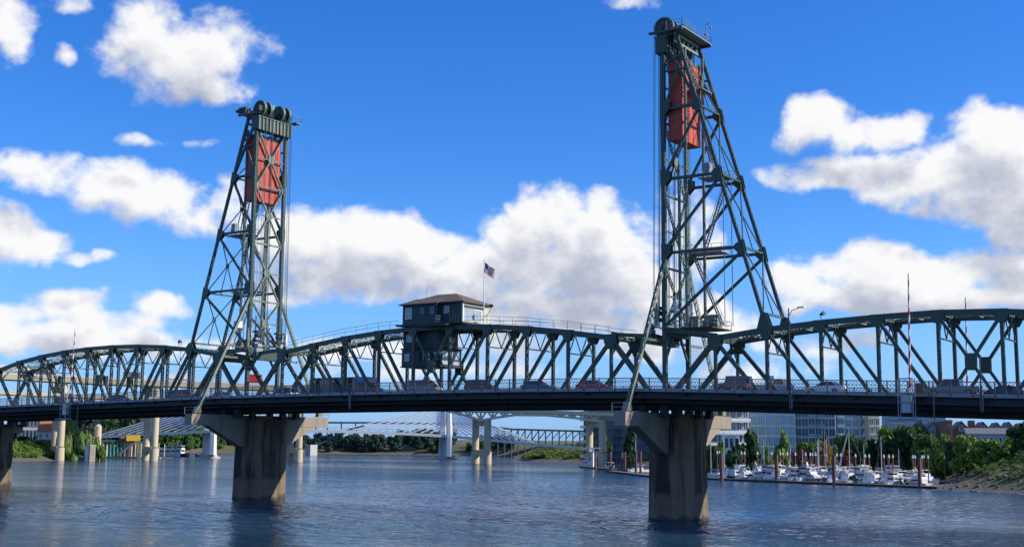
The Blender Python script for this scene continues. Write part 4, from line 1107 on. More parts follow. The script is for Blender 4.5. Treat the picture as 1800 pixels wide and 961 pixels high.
def tree_at(p, h, w, kind, label, group):
    z = gz(p.x, p.y)
    T = thing({'conifer': 'conifer_tree', 'greencone': 'conifer_tree', 'poplar': 'poplar_tree', 'willow': 'willow_tree', 'redbush': 'shrub'}.get(kind, 'tree'), label, 'tree' if kind != 'redbush' else 'shrub', (p.x, p.y, z), group, rnd.uniform(0, 6.3))
    T.scale = (w, w, h)
    link('crown', rnd.choice(CROWNS[kind]), T); t = link('trunk', TRUNK, T)
    for lm in LIMBS: link('limb', lm, t)
    return T
def tree(px, D, ytop, wpx, kind, label, group):
    p = spot(px, D); top = spot(px, D, ytop).z
    h = max(2.0, top-gz(p.x, p.y)); w = wpx*D/FPX/.95
    return tree_at(p, h*1.02, w, kind, label, group)

def scatter_leaves(name, pts, hts, per, leafm, size, label, cat, kind='stuff', seed=3):
    """many low plants as one mass: leaf faces heaped round each point"""
    r = np.random.default_rng(seed); n = len(pts)*per
    base = np.repeat(np.array(pts, float), per, 0); hh = np.repeat(np.array(hts, float), per)
    o = r.normal(size=(n, 3)); o /= np.linalg.norm(o, axis=1)[:, None]; rad = r.uniform(.3, 1, n)[:, None]
    P = base+o*rad*np.stack([hh*.75, hh*.75, hh*.5], 1)+np.stack([0*hh, 0*hh, hh*.42], 1)
    t = r.normal(size=(n, 3)); t /= np.linalg.norm(t, axis=1)[:, None]; b = np.cross(t, r.normal(size=(n, 3))); b /= np.linalg.norm(b, axis=1)[:, None]
    s = (size*r.uniform(.6, 1.4, n))[:, None]
    V = np.stack([P-t*s, P-b*s*.7, P+t*s, P+b*s*.7], 1).reshape(-1, 3)
    return tag(link(name, np_mesh(name, V, np.arange(4*n).reshape(-1, 4), [leafm])), label, cat, kind=kind)

# ------------------------------------------------------------------ the tan double-deck highway bridge
HB = thing('highway_bridge', 'tan double deck highway bridge on pairs of round columns behind the steel bridge', 'road bridge', (spot(518, 520)).to_tuple())
DK = lambda px: float(np.interp(px, [-120, 102, 520, 846, 1060, 1200], [515, 520, 520, 505, 470, 440]))
def line(pxs, ys, off=0): return [spot(p, DK(p)+off, y) for p, y in zip(pxs, ys)]
PX = [-120, 0, 102, 180, 265, 340, 430, 518, 600, 700, 785, 846, 905, 960, 1055, 1120]
def ribbon(name, ytop, ybot, m, off0, off1, label=None):
    pts = [(line([p], [np.interp(p, PX, ytop)], off0)[0], line([p], [np.interp(p, PX, ybot)], off0)[0], p) for p in PX]
    mb = MB(); vs = []
    for a, b, p in pts:
        d = (a-CAM); d.z = 0; d.normalize(); e = d*(off1-off0)
        vs += [a, b, b+e, a+e]
    n = len(pts); fs = []
    for i in range(n-1):
        for k in range(4): fs.append((i*4+k, i*4+(k+1) % 4, (i+1)*4+(k+1) % 4, (i+1)*4+k))
    fs += [(3, 2, 1, 0), tuple((n-1)*4+k for k in range(4))]
    mb.raw(vs, fs); return part(name, mb, m, HB, label)
UT = [652, 657, 662, 666, 669, 671.5, 675, 679, 683, 688, 692, 694, 697, 700, 705, 708]
ribbon('upper_deck', UT, [y+8.5 for y in UT], 'tan_concrete', 0, 16)
ribbon('parapet', [y-3.2 for y in UT], [y-.1 for y in UT], 'white_concrete', -.05, .45)
ribbon('parapet', [y-3.2 for y in UT], [y-.1 for y in UT], 'tan_concrete', 15.5, 16.0)
LT = [y+30-i*.55 for i, y in enumerate(UT)]; LT[10:] = [716, 717.5, 719, 720.5, 724, 727]
ribbon('lower_deck', LT, [y+6 for y in LT], 'tan_steel', .5, 15.5)
for off in (1, 14.5):                       # steel haunches of the main span seen below the steel bridge
    xs_ = [705, 745, 785, 815, 846, 875, 905, 960, 1010, 1055]; yb = [716, 718, 722, 729, 738.5, 733, 729, 729.5, 734, 740]
    for i in range(len(xs_)-1):
        a, b = line(xs_[i:i+2], yb[i:i+2], off)
        part('bottom_flange', MB().beam(a, b, .9, 1.0, (0, 0, 1)), 'tan_steel', HB)
    for px in list(range(725, 846, 20))+list(range(866, 1060, 20)):
        y0 = np.interp(px, PX, LT)+3; y1 = np.interp(px, xs_, yb)
        a, b = line([px, px], [y0, y1], off); part('web_post', MB().beam(a, b, .6, .6), 'tan_steel', HB)
        for dx in (-10, 10):
            a, b = line([px, px+dx], [np.interp(px, xs_, yb), np.interp(px+dx, PX, LT)+4], off); part('web_brace', MB().beam(a, b, .55, .55), 'tan_steel', HB)
for px0, px1, yb0 in ((107, 97, 700), (272, 258, 700), (526, 511, 700), (857, 836, 736), (1059, 1036, 738), (-62, -75, 700)):
    for px, off in ((px0, 2.0), (px1, 11)):
        D = DK(px0)+off; p = spot(px, D); top = spot(px, D, min(yb0, 672 if px0 < 600 else yb0)).z if px0 >= 600 else spot(px, D, np.interp(px, PX, UT)+8).z
        part('column', MB().tube([(p.x, p.y, 5.6), (p.x, p.y, top)], 1.45, 18), 'tan_concrete', HB, smooth=False)
        part('column_base', MB().tube([(p.x, p.y, -3), (p.x, p.y, 5.1)], 1.75, 18), 'tan_concrete', HB)
    a, b = spot(px0, DK(px0)+1.2), spot(px1, DK(px0)+12)
    part('tie_wall', MB().beam((a.x, a.y, 4.6), (b.x, b.y, 4.6), 2.6, 2.3, (1, 0, 0) if abs((b-a).x) < abs((b-a).y) else (0, 1, 0)), 'tan_concrete', HB)
    if px0 > 600:
        z = spot(px0, DK(px0), yb0+5).z
        part('cross_head', MB().beam((a.x, a.y, z-.5), (b.x, b.y, z-.5), 1.8, 2.0), 'tan_concrete', HB)
def truck(px, L, h, m, label, cab='car_white'):
    D = DK(px)+3.2; a = spot(px, D, np.interp(px, PX, UT)); b = spot(px+5, D, np.interp(px+5, PX, UT)); rz = math.atan2(b.y-a.y, b.x-a.x)
    T = thing('truck', label, 'truck', a, 'trucks on the tan highway bridge', rz); T.location.z -= .05; Z = Vector((0, 0, 0))
    part('cargo_box', MB().box(-L/2, L/2-2.2, -1.25, 1.25, 1.1, h), m, T, org=Z); part('cab', MB().prism([(L/2-2.0, .6), (L/2, .6), (L/2, 1.7), (L/2-.6, 2.7), (L/2-2.0, 2.8)], 'y', -1.2, 1.2), cab, T, org=Z)
    part('windscreen', MB().prism([(L/2-.02, 1.75), (L/2+.03, 1.75), (L/2-.5, 2.62), (L/2-.56, 2.62)], 'y', -1.05, 1.05), 'car_glass', T, org=Z)
    part('chassis', MB().box(-L/2, L/2-.2, -.5, .5, .6, 1.08), 'car_black', T, org=Z)
    wm, rm = wheel_car(.5, .3)
    for xx in (-L/2+1, -L/2+2.2, L/2-1.2):
        for sg in (-1, 1): w = link('wheel', wm, T, (xx, sg*1.05, .5)); link('rim', rm, w)
truck(450, 9, 4.4, 'car_red', 'bright red truck on the highway bridge, seen between the legs of the midstream tower')
truck(24, 13, 3.9, 'car_white', 'long white truck on the highway bridge close to the picture edge')
truck(72, 8, 3.6, 'car_pink', 'dusty pink truck on the highway bridge ahead of a long white one')
truck(236, 9, 3.4, 'car_grey', 'grey truck on the highway bridge behind the middle of the arched span')
truck(318, 10, 3.5, 'car_white', 'white truck on the highway bridge just short of the midstream tower')

# ------------------------------------------------------------------ the cable-stayed bridge
CS = thing('cable_stayed_bridge', 'pale cable stayed bridge with two towers and fans of white stays beyond the highway bridge', 'cable-stayed bridge', spot(783, 605).to_tuple())
CPX = [120, 155, 260, 370, 480, 600, 700, 783, 870, 940, 1000, 1045, 1110]; CY = [770, 767.5, 762, 757, 755.5, 757, 760.5, 765, 773, 779.5, 784.5, 788, 792]; CD = [640, 635, 618, 606, 603, 603, 604, 605, 600, 596, 594, 592, 590]
def cs(px, dy=0, off=0): return spot(px, float(np.interp(px, CPX, CD))+off, float(np.interp(px, CPX, CY))+dy)
mb = MB(); vs, fs = [], []
ss = list(range(120, 1111, 15))
for p in ss: vs += [cs(p, -1.5, 0), cs(p, 3.2, 0), cs(p, 3.4, 12), cs(p, -1.3, 12)]
for i in range(len(ss)-1):
    for k in range(4): fs.append((i*4+k, i*4+(k+1) % 4, (i+1)*4+(k+1) % 4, (i+1)*4+k))
mb.raw(vs, fs); part('deck', mb, 'white_concrete', CS)
m = MB()
for p in range(130, 1100, 10): a = cs(p, -1.5, .3); m.beam(a, a+Vector((0, 0, 1.2)), .12, .12)
m.tube([cs(p, -1.5, .3)+Vector((0, 0, 1.2)) for p in ss], .08, 4); part('deck_railing', m, 'grey_steel', CS, kind='stuff')
for p in (560, 680, 840, 900, 980): part('lamp_post', MB().tube([cs(p, -1, 1), cs(p, -1, 1)+Vector((0, 0, 6))], .1, 5), 'grey_steel', CS)
for tpx, y_top in ((369, 700), (784, 706)):
    D0 = float(np.interp(tpx, CPX, CD)); zt = spot(tpx, D0, y_top).z
    for dpx, off in ((6, 0.5), (-6, 11.5)):
        p = spot(tpx+dpx, D0+off); q = p.lerp(spot(tpx, D0+6), .35)
        part('tower_leg', MB().tube([(p.x, p.y, 1.5), (p.x, p.y, 11), (q.x, q.y, zt)], [2.0, 1.7, 1.3], 6), 'white_concrete', CS)
    c = spot(tpx, D0+6)
    part('pedestal', MB().tube([(c.x, c.y, -3), (c.x, c.y, 1.7)], [5.2, 4.6], 14), 'grey_concrete', CS)
    part('pedestal_fender', MB().tube([(c.x, c.y, -.5), (c.x, c.y, .6)], 6.0, 14), 'tan_concrete', CS)
    for sg in (-1, 1):
        for k in range(11):
            f = (k+1)/11
            span = (195 if tpx < 500 else 185) if sg < 0 else 155
            for off in (.8, 11.2):
                a = cs(tpx+sg*(14+f*(span-14)), -1.5, off); tz = 11.5+(zt-13.0)*(.35+.65*f)
                q = spot(tpx+(3 if off < 5 else -3), D0+off*.7+2)
                part('stay_cable', MB().tube([a, (q.x, q.y, tz)], .25, 6, False), 'stay_white', CS)

# ------------------------------------------------------------------ the dark trestle bridge farthest away
RB = thing('trestle_bridge', 'dark blue green trestle bridge, farthest bridge seen under the cable stays', 'trestle bridge', spot(700, 760).to_tuple())
RX = [500, 640, 830, 900, 1040, 1120]; RY = [741, 741.5, 744, 753, 757, 759]
def rb(px, dy=0, off=0): return spot(px, 735+off, float(np.interp(px, RX, RY))+dy)
rs = list(range(500, 1121, 20))
for i in range(len(rs)-1):
    for off in (0, 8): part('deck_girder', MB().beam(rb(rs[i], 1, off), rb(rs[i+1], 1, off), 1.1, 1.6, (0, 0, 1)), 'blue_steel', RB)
part('roadway', MB().raw([v for p in rs for v in (rb(p, -1.5, 0), rb(p, -1.5, 8))], [(2*i, 2*i+1, 2*i+3, 2*i+2) for i in range(len(rs)-1)]), 'blue_steel', RB)
for p in range(515, 1115, 12):
    for off in (0.5, 7.5):
        a = rb(p, 2, off); g_ = max(-2, gz(a.x, a.y)-.5)
        if p < 865: continue
        part('trestle_post', MB().beam((a.x, a.y, g_), a, .5, .5), 'blue_steel', RB)
        b = rb(p+12, 2, off); part('trestle_brace', MB().beam((a.x, a.y, (a.z+g_)/2), b, .35, .35), 'blue_steel', RB)
pts = [rb(p, dy, 4) for p, dy in ((640, 5), (615, 14), (590, 25), (565, 37), (548, 46))]
for a, b in zip(pts[:-1], pts[1:]): part('arch_rib', MB().beam(a, b, 1.2, 1.2), 'blue_steel', RB)
for p, dy in ((625, 9), (600, 20), (575, 32), (555, 42)): part('spandrel_post', MB().beam(rb(p, 2, 4), rb(p, dy, 4), .5, .5), 'blue_steel', RB)
q = spot(548, 737)
part('pier', MB().box(q.x-2, q.x+2, q.y-3, q.y+3, -2, 6.0), 'grey_concrete', RB)

# ------------------------------------------------------------------ buildings
def building(name, px0, px1, D, ytop, label, wall, cat='building', rot=0, depth=16, zbase=None):
    a, b = spot(px0, D), spot(px1, D); c = (a+b)/2
    base = gz(c.x, c.y)-.6 if zbase is None else zbase
    z = spot((px0+px1)/2, D, ytop).z-base; w = (b-a).length
    br = math.atan2((b-a).y, (b-a).x)
    T = thing(name, label, cat, (c.x, c.y, base), None, br+rot)
    Z = Vector((0, 0, 0))
    part('wall', MB().box(-w/2, w/2, 0, depth, 0, z), wall, T, org=Z)
    return T, w, z, depth
def facade(T, w, z, floors, bays, glass, frame, wf=.8, hf=.72, z0=1.0, side=None, depth=16, mull=1, rail=None):
    """rows of framed panes on the river face (and one end wall), proud slab edges between floors"""
    Z = Vector((0, 0, 0)); fh = (z-z0)/floors
    runs = [('f', w, bays)]+([('s', depth, max(2, int(bays*depth/w)))] if side else [])
    for face, W_, nb in runs:
        bw = W_/nb; pw, ph = bw*wf, fh*hf
        pm = MB().box(-pw/2, pw/2, -.05, .05, -ph/2, ph/2).mesh('pane', glass)
        fm = MB(); t = .12
        fm.box(-pw/2-t, pw/2+t, -.12, .04, ph/2, ph/2+t); fm.box(-pw/2-t, pw/2+t, -.16, .04, -ph/2-t, -ph/2); fm.box(-pw/2-t, -pw/2, -.12, .04, -ph/2, ph/2); fm.box(pw/2, pw/2+t, -.12, .04, -ph/2, ph/2)
        for k in range(1, mull+1): x = -pw/2+pw*k/(mull+1); fm.box(x-.05, x+.05, -.1, .04, -ph/2+.003, ph/2-.003)
        fm = fm.mesh('window', frame)
        for i in range(floors):
            for k in range(nb):
                u = -W_/2+(k+.5)*bw; zz = z0+(i+.5)*fh
                if face == 'f': o = link('window', fm, T, (u, -.02, zz))
                else: o = link('window', fm, T, (side*(w/2+.02), depth/2+u*1, zz)); o.rotation_euler.z = side*math.pi/2
                link('pane', pm, o)
        for i in range(floors+1):
            zz = z0+i*fh
            if face == 'f': part('floor_band', MB().box(-w/2-.1, w/2+.1, -.3, -.02, zz-.14, zz+.14), frame, T, org=Z)
def balcony(T, x0, x1, z, rail='white_paint', d=1.6):
    Z = Vector((0, 0, 0))
    part('balcony_slab', MB().box(x0, x1, -d, -.31, z-.12, z+.1), 'white_concrete', T, org=Z)
    part('balcony_front', MB().box(x0, x1, -d-.05, -d+.04, z+.2, z+1.05), rail, T, org=Z)

T, w, z, dp = building('apartment_tower', 1320, 1398, 415, 676, 'tall teal glass apartment block standing behind the marina trees', 'grey_wall', rot=.10)
facade(T, w, z, 9, 6, 'teal_glass', 'mullion', .9, .8, side=1, depth=dp, mull=2)
part('penthouse', MB().box(4, w/2-.5, 3, 13, z, z+2.0), 'beige_wall', T, org=Vector((0, 0, 0))); part('penthouse', MB().box(-w/2+6.2, -w/2+8.2, 3, 13, z, z+3.2), 'grey_wall', T, org=Vector((0, 0, 0))); part('roof_screen', MB().box(-w/2+8.6, 3.5, 3.5, 12, z, z+2.2), 'brick', T, org=Vector((0, 0, 0)))
T, w, z, dp = building('apartment_tower', 1398, 1469, 420, 684, 'teal glass apartment block with balconies, between the tallest glass block and the pale green one', 'grey_wall', rot=-.04)
facade(T, w, z, 9, 6, 'dark_glass', 'mullion', .88, .74, side=1, depth=dp, mull=1)
for i in range(1, 9):
    balcony(T, -w/2+4.6, -w/2+7.6, 1+i*(z-1)/9, 'teal_glass'); balcony(T, w/2-6, w/2-3.2, 1+i*(z-1)/9, 'teal_glass')
T, w, z, dp = building('apartment_tower', 1470, 1527, 430, 690, 'pale green glass apartment block with white balconies beside the beige end block', 'white_wall', rot=.34)
facade(T, w, z, 8, 4, 'green_glass', 'white_paint', .8, .7, side=1, depth=dp, mull=1)
for i in range(1, 8):
    balcony(T, -w/2-.2, -w/2+2.4, 1+i*(z-1)/8); balcony(T, w/2-2.2, w/2+.6, 1+i*(z-1)/8)
T, w, z, dp = building('apartment_block', 1527, 1549, 428, 692, 'narrow beige apartment block next to the pale green glass one', 'beige_wall', rot=.4)
facade(T, w, z, 8, 2, 'dark_glass', 'beige_wall', .6, .55, side=1, depth=dp, mull=1)
T, w, z, dp = building('apartment_block', 1551, 1664, 470, 728, 'long low teal glass block showing above the trees beside the townhouses', 'grey_wall', rot=0)
facade(T, w, z, 4, 10, 'teal_glass', 'mullion', .86, .74, mull=1)
T, w, z, dp = building('apartment_block', 1236, 1320, 400, 716, 'apartment block with long white balconies behind the darker bridge pier', 'beige_wall', rot=.4)
facade(T, w, z, 6, 7, 'dark_glass', 'white_paint', .7, .6, mull=1)
for i in range(2, 7): balcony(T, -w/2, w/2, 1+(i-.15)*(z-1)/6)
T, w, z, dp = building('apartment_tower', 1026, 1142, 520, 702, 'dark glass tower with stepped balconies just past the highway bridge columns', 'dark_glass', rot=.05)
facade(T, w, z, 9, 10, 'dark_glass', 'blue_steel', .9, .78, mull=1)
for i in range(1, 9): balcony(T, -w/2-1.6, -w/2+2, 1+i*(z-1)/9, 'grey_concrete')
T, w, z, dp = building('pavilion', 1272, 1300, 385, 764, 'low white riverside pavilion between the balconied block and the trees', 'white_wall', rot=.1, depth=8)
facade(T, w, z, 3, 3, 'dark_glass', 'white_paint', .7, .6, mull=0)

def townhouse(px0, px1, D, ye, yr, wall, label, chim=False):
    T, w, z, dp = building('townhouse', px0, px1, D, ye, label, wall, 'townhouse', rot=.12, depth=11)
    Z = Vector((0, 0, 0)); zr = spot((px0+px1)/2, D, yr).z-T.location.z
    part('gable', MB().prism([(-w/2, z), (w/2, z), (0, zr)], 'y', .02, dp-.02), wall, T, org=Z)
    for sg in (-1, 1):
        part('roof', MB().beam((sg*(w/2+.35), dp/2-.2, z-.2), (0, dp/2-.2, zr+.14), dp+1.0, .22, (0, 1, 0)), 'slate_roof', T, org=Z)
    fl = max(2, int(z/3.0))
    pm = MB().box(-.55, .55, -.04, .04, -.8, .8).mesh('pane', 'dark_glass')
    fm = MB(); fm.box(-.68, .68, -.09, .05, .8, .93); fm.box(-.72, .72, -.14, .05, -.93, -.8); fm.box(-.68, -.55, -.09, .05, -.8, .8); fm.box(.55, .68, -.09, .05, -.8, .8); fm.box(-.03, .03, -.07, .05, -.79, .79)
    fm = fm.mesh('window', 'white_paint')
    for i in range(fl):
        for u in (-.27, .27):
            o = link('window', fm, T, (u*w, -.03, 1.9+i*3.0)); link('pane', pm, o)
    o = link('window', fm, T, (0, -.01, z+(zr-z)*.3)); link('pane', pm, o)
    if chim:
        part('chimney', MB().box(-w/2-1.6, -w/2+.1, 2, 5, 0, zr+.6), 'brick', T, org=Z)
TH = [(1610, 1628, 752, 741, 'grey_wall', 'grey gabled townhouse nearest the long teal glass block', False), (1630, 1650, 752, 742, 'grey_wall', 'grey gabled townhouse touching a tall brick chimney wall', False),
      (1676, 1706, 756, 741, 'brick_dark', 'dark brick gabled townhouse with brick chimney wall on its glass block side', True), (1716, 1742, 756, 742, 'brick_dark', 'dark brick gabled townhouse, second along from the chimney wall', True),
      (1744, 1764, 756, 743, 'grey_wall', 'grey gabled townhouse between dark brick ones at the picture edge', False), (1766, 1784, 755, 742, 'beige_wall', 'pale gabled townhouse catching the sun near the picture edge', False), (1786, 1806, 757, 744, 'brick_dark', 'brick gabled townhouse cut by the picture edge', False)]
for a, b, ye, yr, wl, lb, ch in TH: townhouse(a, b, 372, ye, yr, wl, lb, ch)
T, w, z, dp = building('townhouse', 1655, 1676, 368, 740, 'tall plain red brick wall of a townhouse between grey and brick gables', 'brick', 'townhouse', rot=.3, depth=10)
facade(T, w, z, 3, 2, 'dark_glass', 'brick_dark', .3, .4, mull=0)
T, w, z, dp = building('row_building', 1700, 1795, 352, 762, 'long low grey roofed row in front of the brick townhouses', 'grey_wall', rot=.1, depth=7)
part('roof', MB().prism([(-.5, z), (7.5, z), (3.5, z+1.6)], 'x', -w/2-.3, w/2+.3), 'slate_roof', T, org=Vector((0, 0, 0)))
facade(T, w, z, 2, 12, 'dark_glass', 'white_paint', .5, .5, mull=0)

# the white building by the far bank
T, w, z, dp = building('white_building', 28, 71, 560, 728, 'white building with tall dark windows behind trees at the picture edge', 'white_wall', rot=-.25, depth=22)
Z0 = Vector((0, 0, 0))
pm = MB().box(-.5, .5, -.05, .05, -2.0, 2.0).mesh('pane', 'dark_glass'); fm = MB().box(-.62, .62, -.12, .04, 2.0, 2.15).box(-.62, .62, -.15, .04, -2.15, -2.0).box(-.62, -.5, -.1, .04, -2.0, 2.0).box(.5, .62, -.1, .04, -2.0, 2.0).mesh('window', 'grey_wall')
for zz in (3.6, 9.4):
    for u in (-.36, -.2, -.04, .12, .28, .42): o = link('window', fm, T, (u*w, -.02, zz)); link('pane', pm, o)
part('cornice', MB().box(-w/2-.3, w/2+.3, -.4, dp+.3, z, z+.5), 'white_paint', T, org=Z0)
T, w, z, dp = building('white_house', 66, 100, 545, 759, 'low white house with red tiled roof beside the tall white building', 'white_wall', 'house', rot=-.2, depth=12)
part('roof', MB().raw([(-w/2-.5, -.6, z), (w/2+.5, -.6, z), (w/2+.5, dp+.5, z), (-w/2-.5, dp+.5, z), (-w/2-.5, dp/2, z+5), (w/2+.5, dp/2, z+5), ], [(0, 1, 5, 4), (2, 3, 4, 5), (0, 4, 3), (1, 2, 5), (0, 3, 2, 1)]), 'terracotta', T, org=Z0)
facade(T, w, z, 2, 3, 'dark_glass', 'white_paint', .4, .5, mull=1)
part('porch', MB().box(-w/2+1, w/2-1, -2.6, -.05, 0, .5), 'grey_concrete', T, org=Z0)
for k in range(6): part('porch_post', MB().box(-w/2+1+k*(w-2.2)/5, -w/2+1.2+k*(w-2.2)/5, -2.55, -2.35, .5, 3.0), 'white_paint', T, org=Z0)
part('porch_roof', MB().prism([(-2.9, 3.0), (-.03, 3.0), (-.03, 3.7)], 'x', -w/2+.6, w/2-.6), 'roof_brown', T, org=Z0)
p = spot(172, 575)
sl_ = thing('silo', 'tan round silo standing at the end of the cable stayed bridge', 'silo', (p.x, p.y, gz(p.x, p.y)))
zt = spot(172, 575, 749).z; part('drum', MB().tube([(p.x, p.y, sl_.location.z), (p.x, p.y, zt)], 1.5, 16), 'tan_concrete', sl_); part('cap', MB().tube([(p.x, p.y, zt), (p.x, p.y, zt+1.0)], [1.55, .5], 16), 'grey_concrete', sl_)
p = spot(160, 505); z0_ = -1
cb = thing('mooring_block', 'pale concrete mooring block on the shore by the willow', 'concrete block', (p.x, p.y, z0_))
zt = spot(160, 505, 783).z
part('block', MB().box(p.x-1.6, p.x+.8, p.y-1.2, p.y+1.2, z0_, zt-.2), 'white_concrete', cb); part('corner', MB().box(p.x+.803, p.x+1.6, p.y-1.3, p.y+1.3, z0_, zt), 'cap_concrete', cb); part('cap', MB().box(p.x-1.75, p.x+1.75, p.y-1.45, p.y+1.45, zt, zt+.3), 'grey_concrete', cb)

# wharf with teal piles, crane and craft beyond it
p = spot(203, 590); c0 = Vector((p.x, p.y, 0))
wh = thing('wharf', 'dark roofed wharf on teal and white piles under the cable stayed bridge', 'wharf', c0)
e1 = (spot(250, 590)-spot(180, 590)).normalized(); e2 = Vector((-e1.y, e1.x, 0))
def wp(u, v, z): q = c0+e1*u+e2*v; return (q.x, q.y, z)
for k in range(9): part('pile', MB().tube([wp(-5+k*1.55, 0, -2), wp(-5+k*1.55, 0, 7.2)], .28, 8), 'teal_paint' if k in (2, 3, 4, 5) else 'white_concrete', wh)
for k in range(6): part('pile', MB().tube([wp(9+k*2.6, 2, -2), wp(9+k*2.6, 2, 6.6)], .22, 8), 'beige_wall', wh)
part('roof_deck', MB().beam(wp(-6, 3, 7.7), wp(8.2, 3, 7.7), 8, .9, tuple(e2)), 'blue_steel', wh); part('shed', MB().beam(wp(-5, 3.4, 2.6), wp(7.6, 3.4, 2.6), 5, 5, tuple(e2)), 'teal_paint', wh)
part('float', MB().beam(wp(-7, -1.5, .35), wp(10, -1.5, .35), 3, .7, tuple(e2)), 'dock_dark', wh); part('float', MB().beam(wp(10.05, 1, .3), wp(26, 1, .3), 3, .6, tuple(e2)), 'dock_wood', wh)
cr = thing('crane', 'yellow cabbed crane with rusty boom on the wharf under the cable stays', 'crane', wp(8.5, -1, .7))
part('cab', MB().beam(wp(4.8, -1, 9.0), wp(11, -1, 9.3), 2.6, 2.6, tuple(e2)), 'yellow_paint', cr); part('tower', MB().laced(wp(6.4, -1, .7), wp(7.2, -1, 8), 1.2, 1.0, .9, tuple(e2), .12, .14), 'rust_steel', cr); part('boom', MB().laced(wp(8.2, -1.2, 6.9), wp(1.2, -1.6, 1.0), .9, .8, .8, tuple(e2), .1, .1), 'rust_steel', cr)
part('counterweight_box', MB().beam(wp(2.2, -1, 9.6), wp(4.7, -1, 9.6), 2, 1.6, tuple(e2)), 'brick', cr)
# ------------------------------------------------------------------ boats
def lathe_hull(L, Bm, H, m_, fl=.12, name='hull'):
    """hull from station outlines, bow towards +x"""
    st = [(-.5, .82, 0), (-.3, .95, 0), (0, 1, .02), (.25, .82, .06), (.4, .48, .12), (.5, .03, .2)]
    mb = MB(); vs, fs = [], []
    for t, b, r in st:
        w = b*Bm/2; z = H*(1+r*1.6)
        vs += [(t*L, -w, z), (t*L*(.96 if t > .4 else 1), -w*.86, H*.35), (t*L*.92, -w*.35, -.35), (t*L*.92, w*.35, -.35), (t*L*(.96 if t > .4 else 1), w*.86, H*.35), (t*L, w, z)]
    n = len(st)
    for i in range(n-1):
        for k in range(5): fs.append((i*6+k, i*6+k+1, (i+1)*6+k+1, (i+1)*6+k))
        fs.append((i*6+5, i*6, (i+1)*6, (i+1)*6+5))
    fs += [(5, 4, 3, 2, 1, 0), tuple((n-1)*6+k for k in range(6))]
    mb.raw(vs, fs); return mb
BO = {}
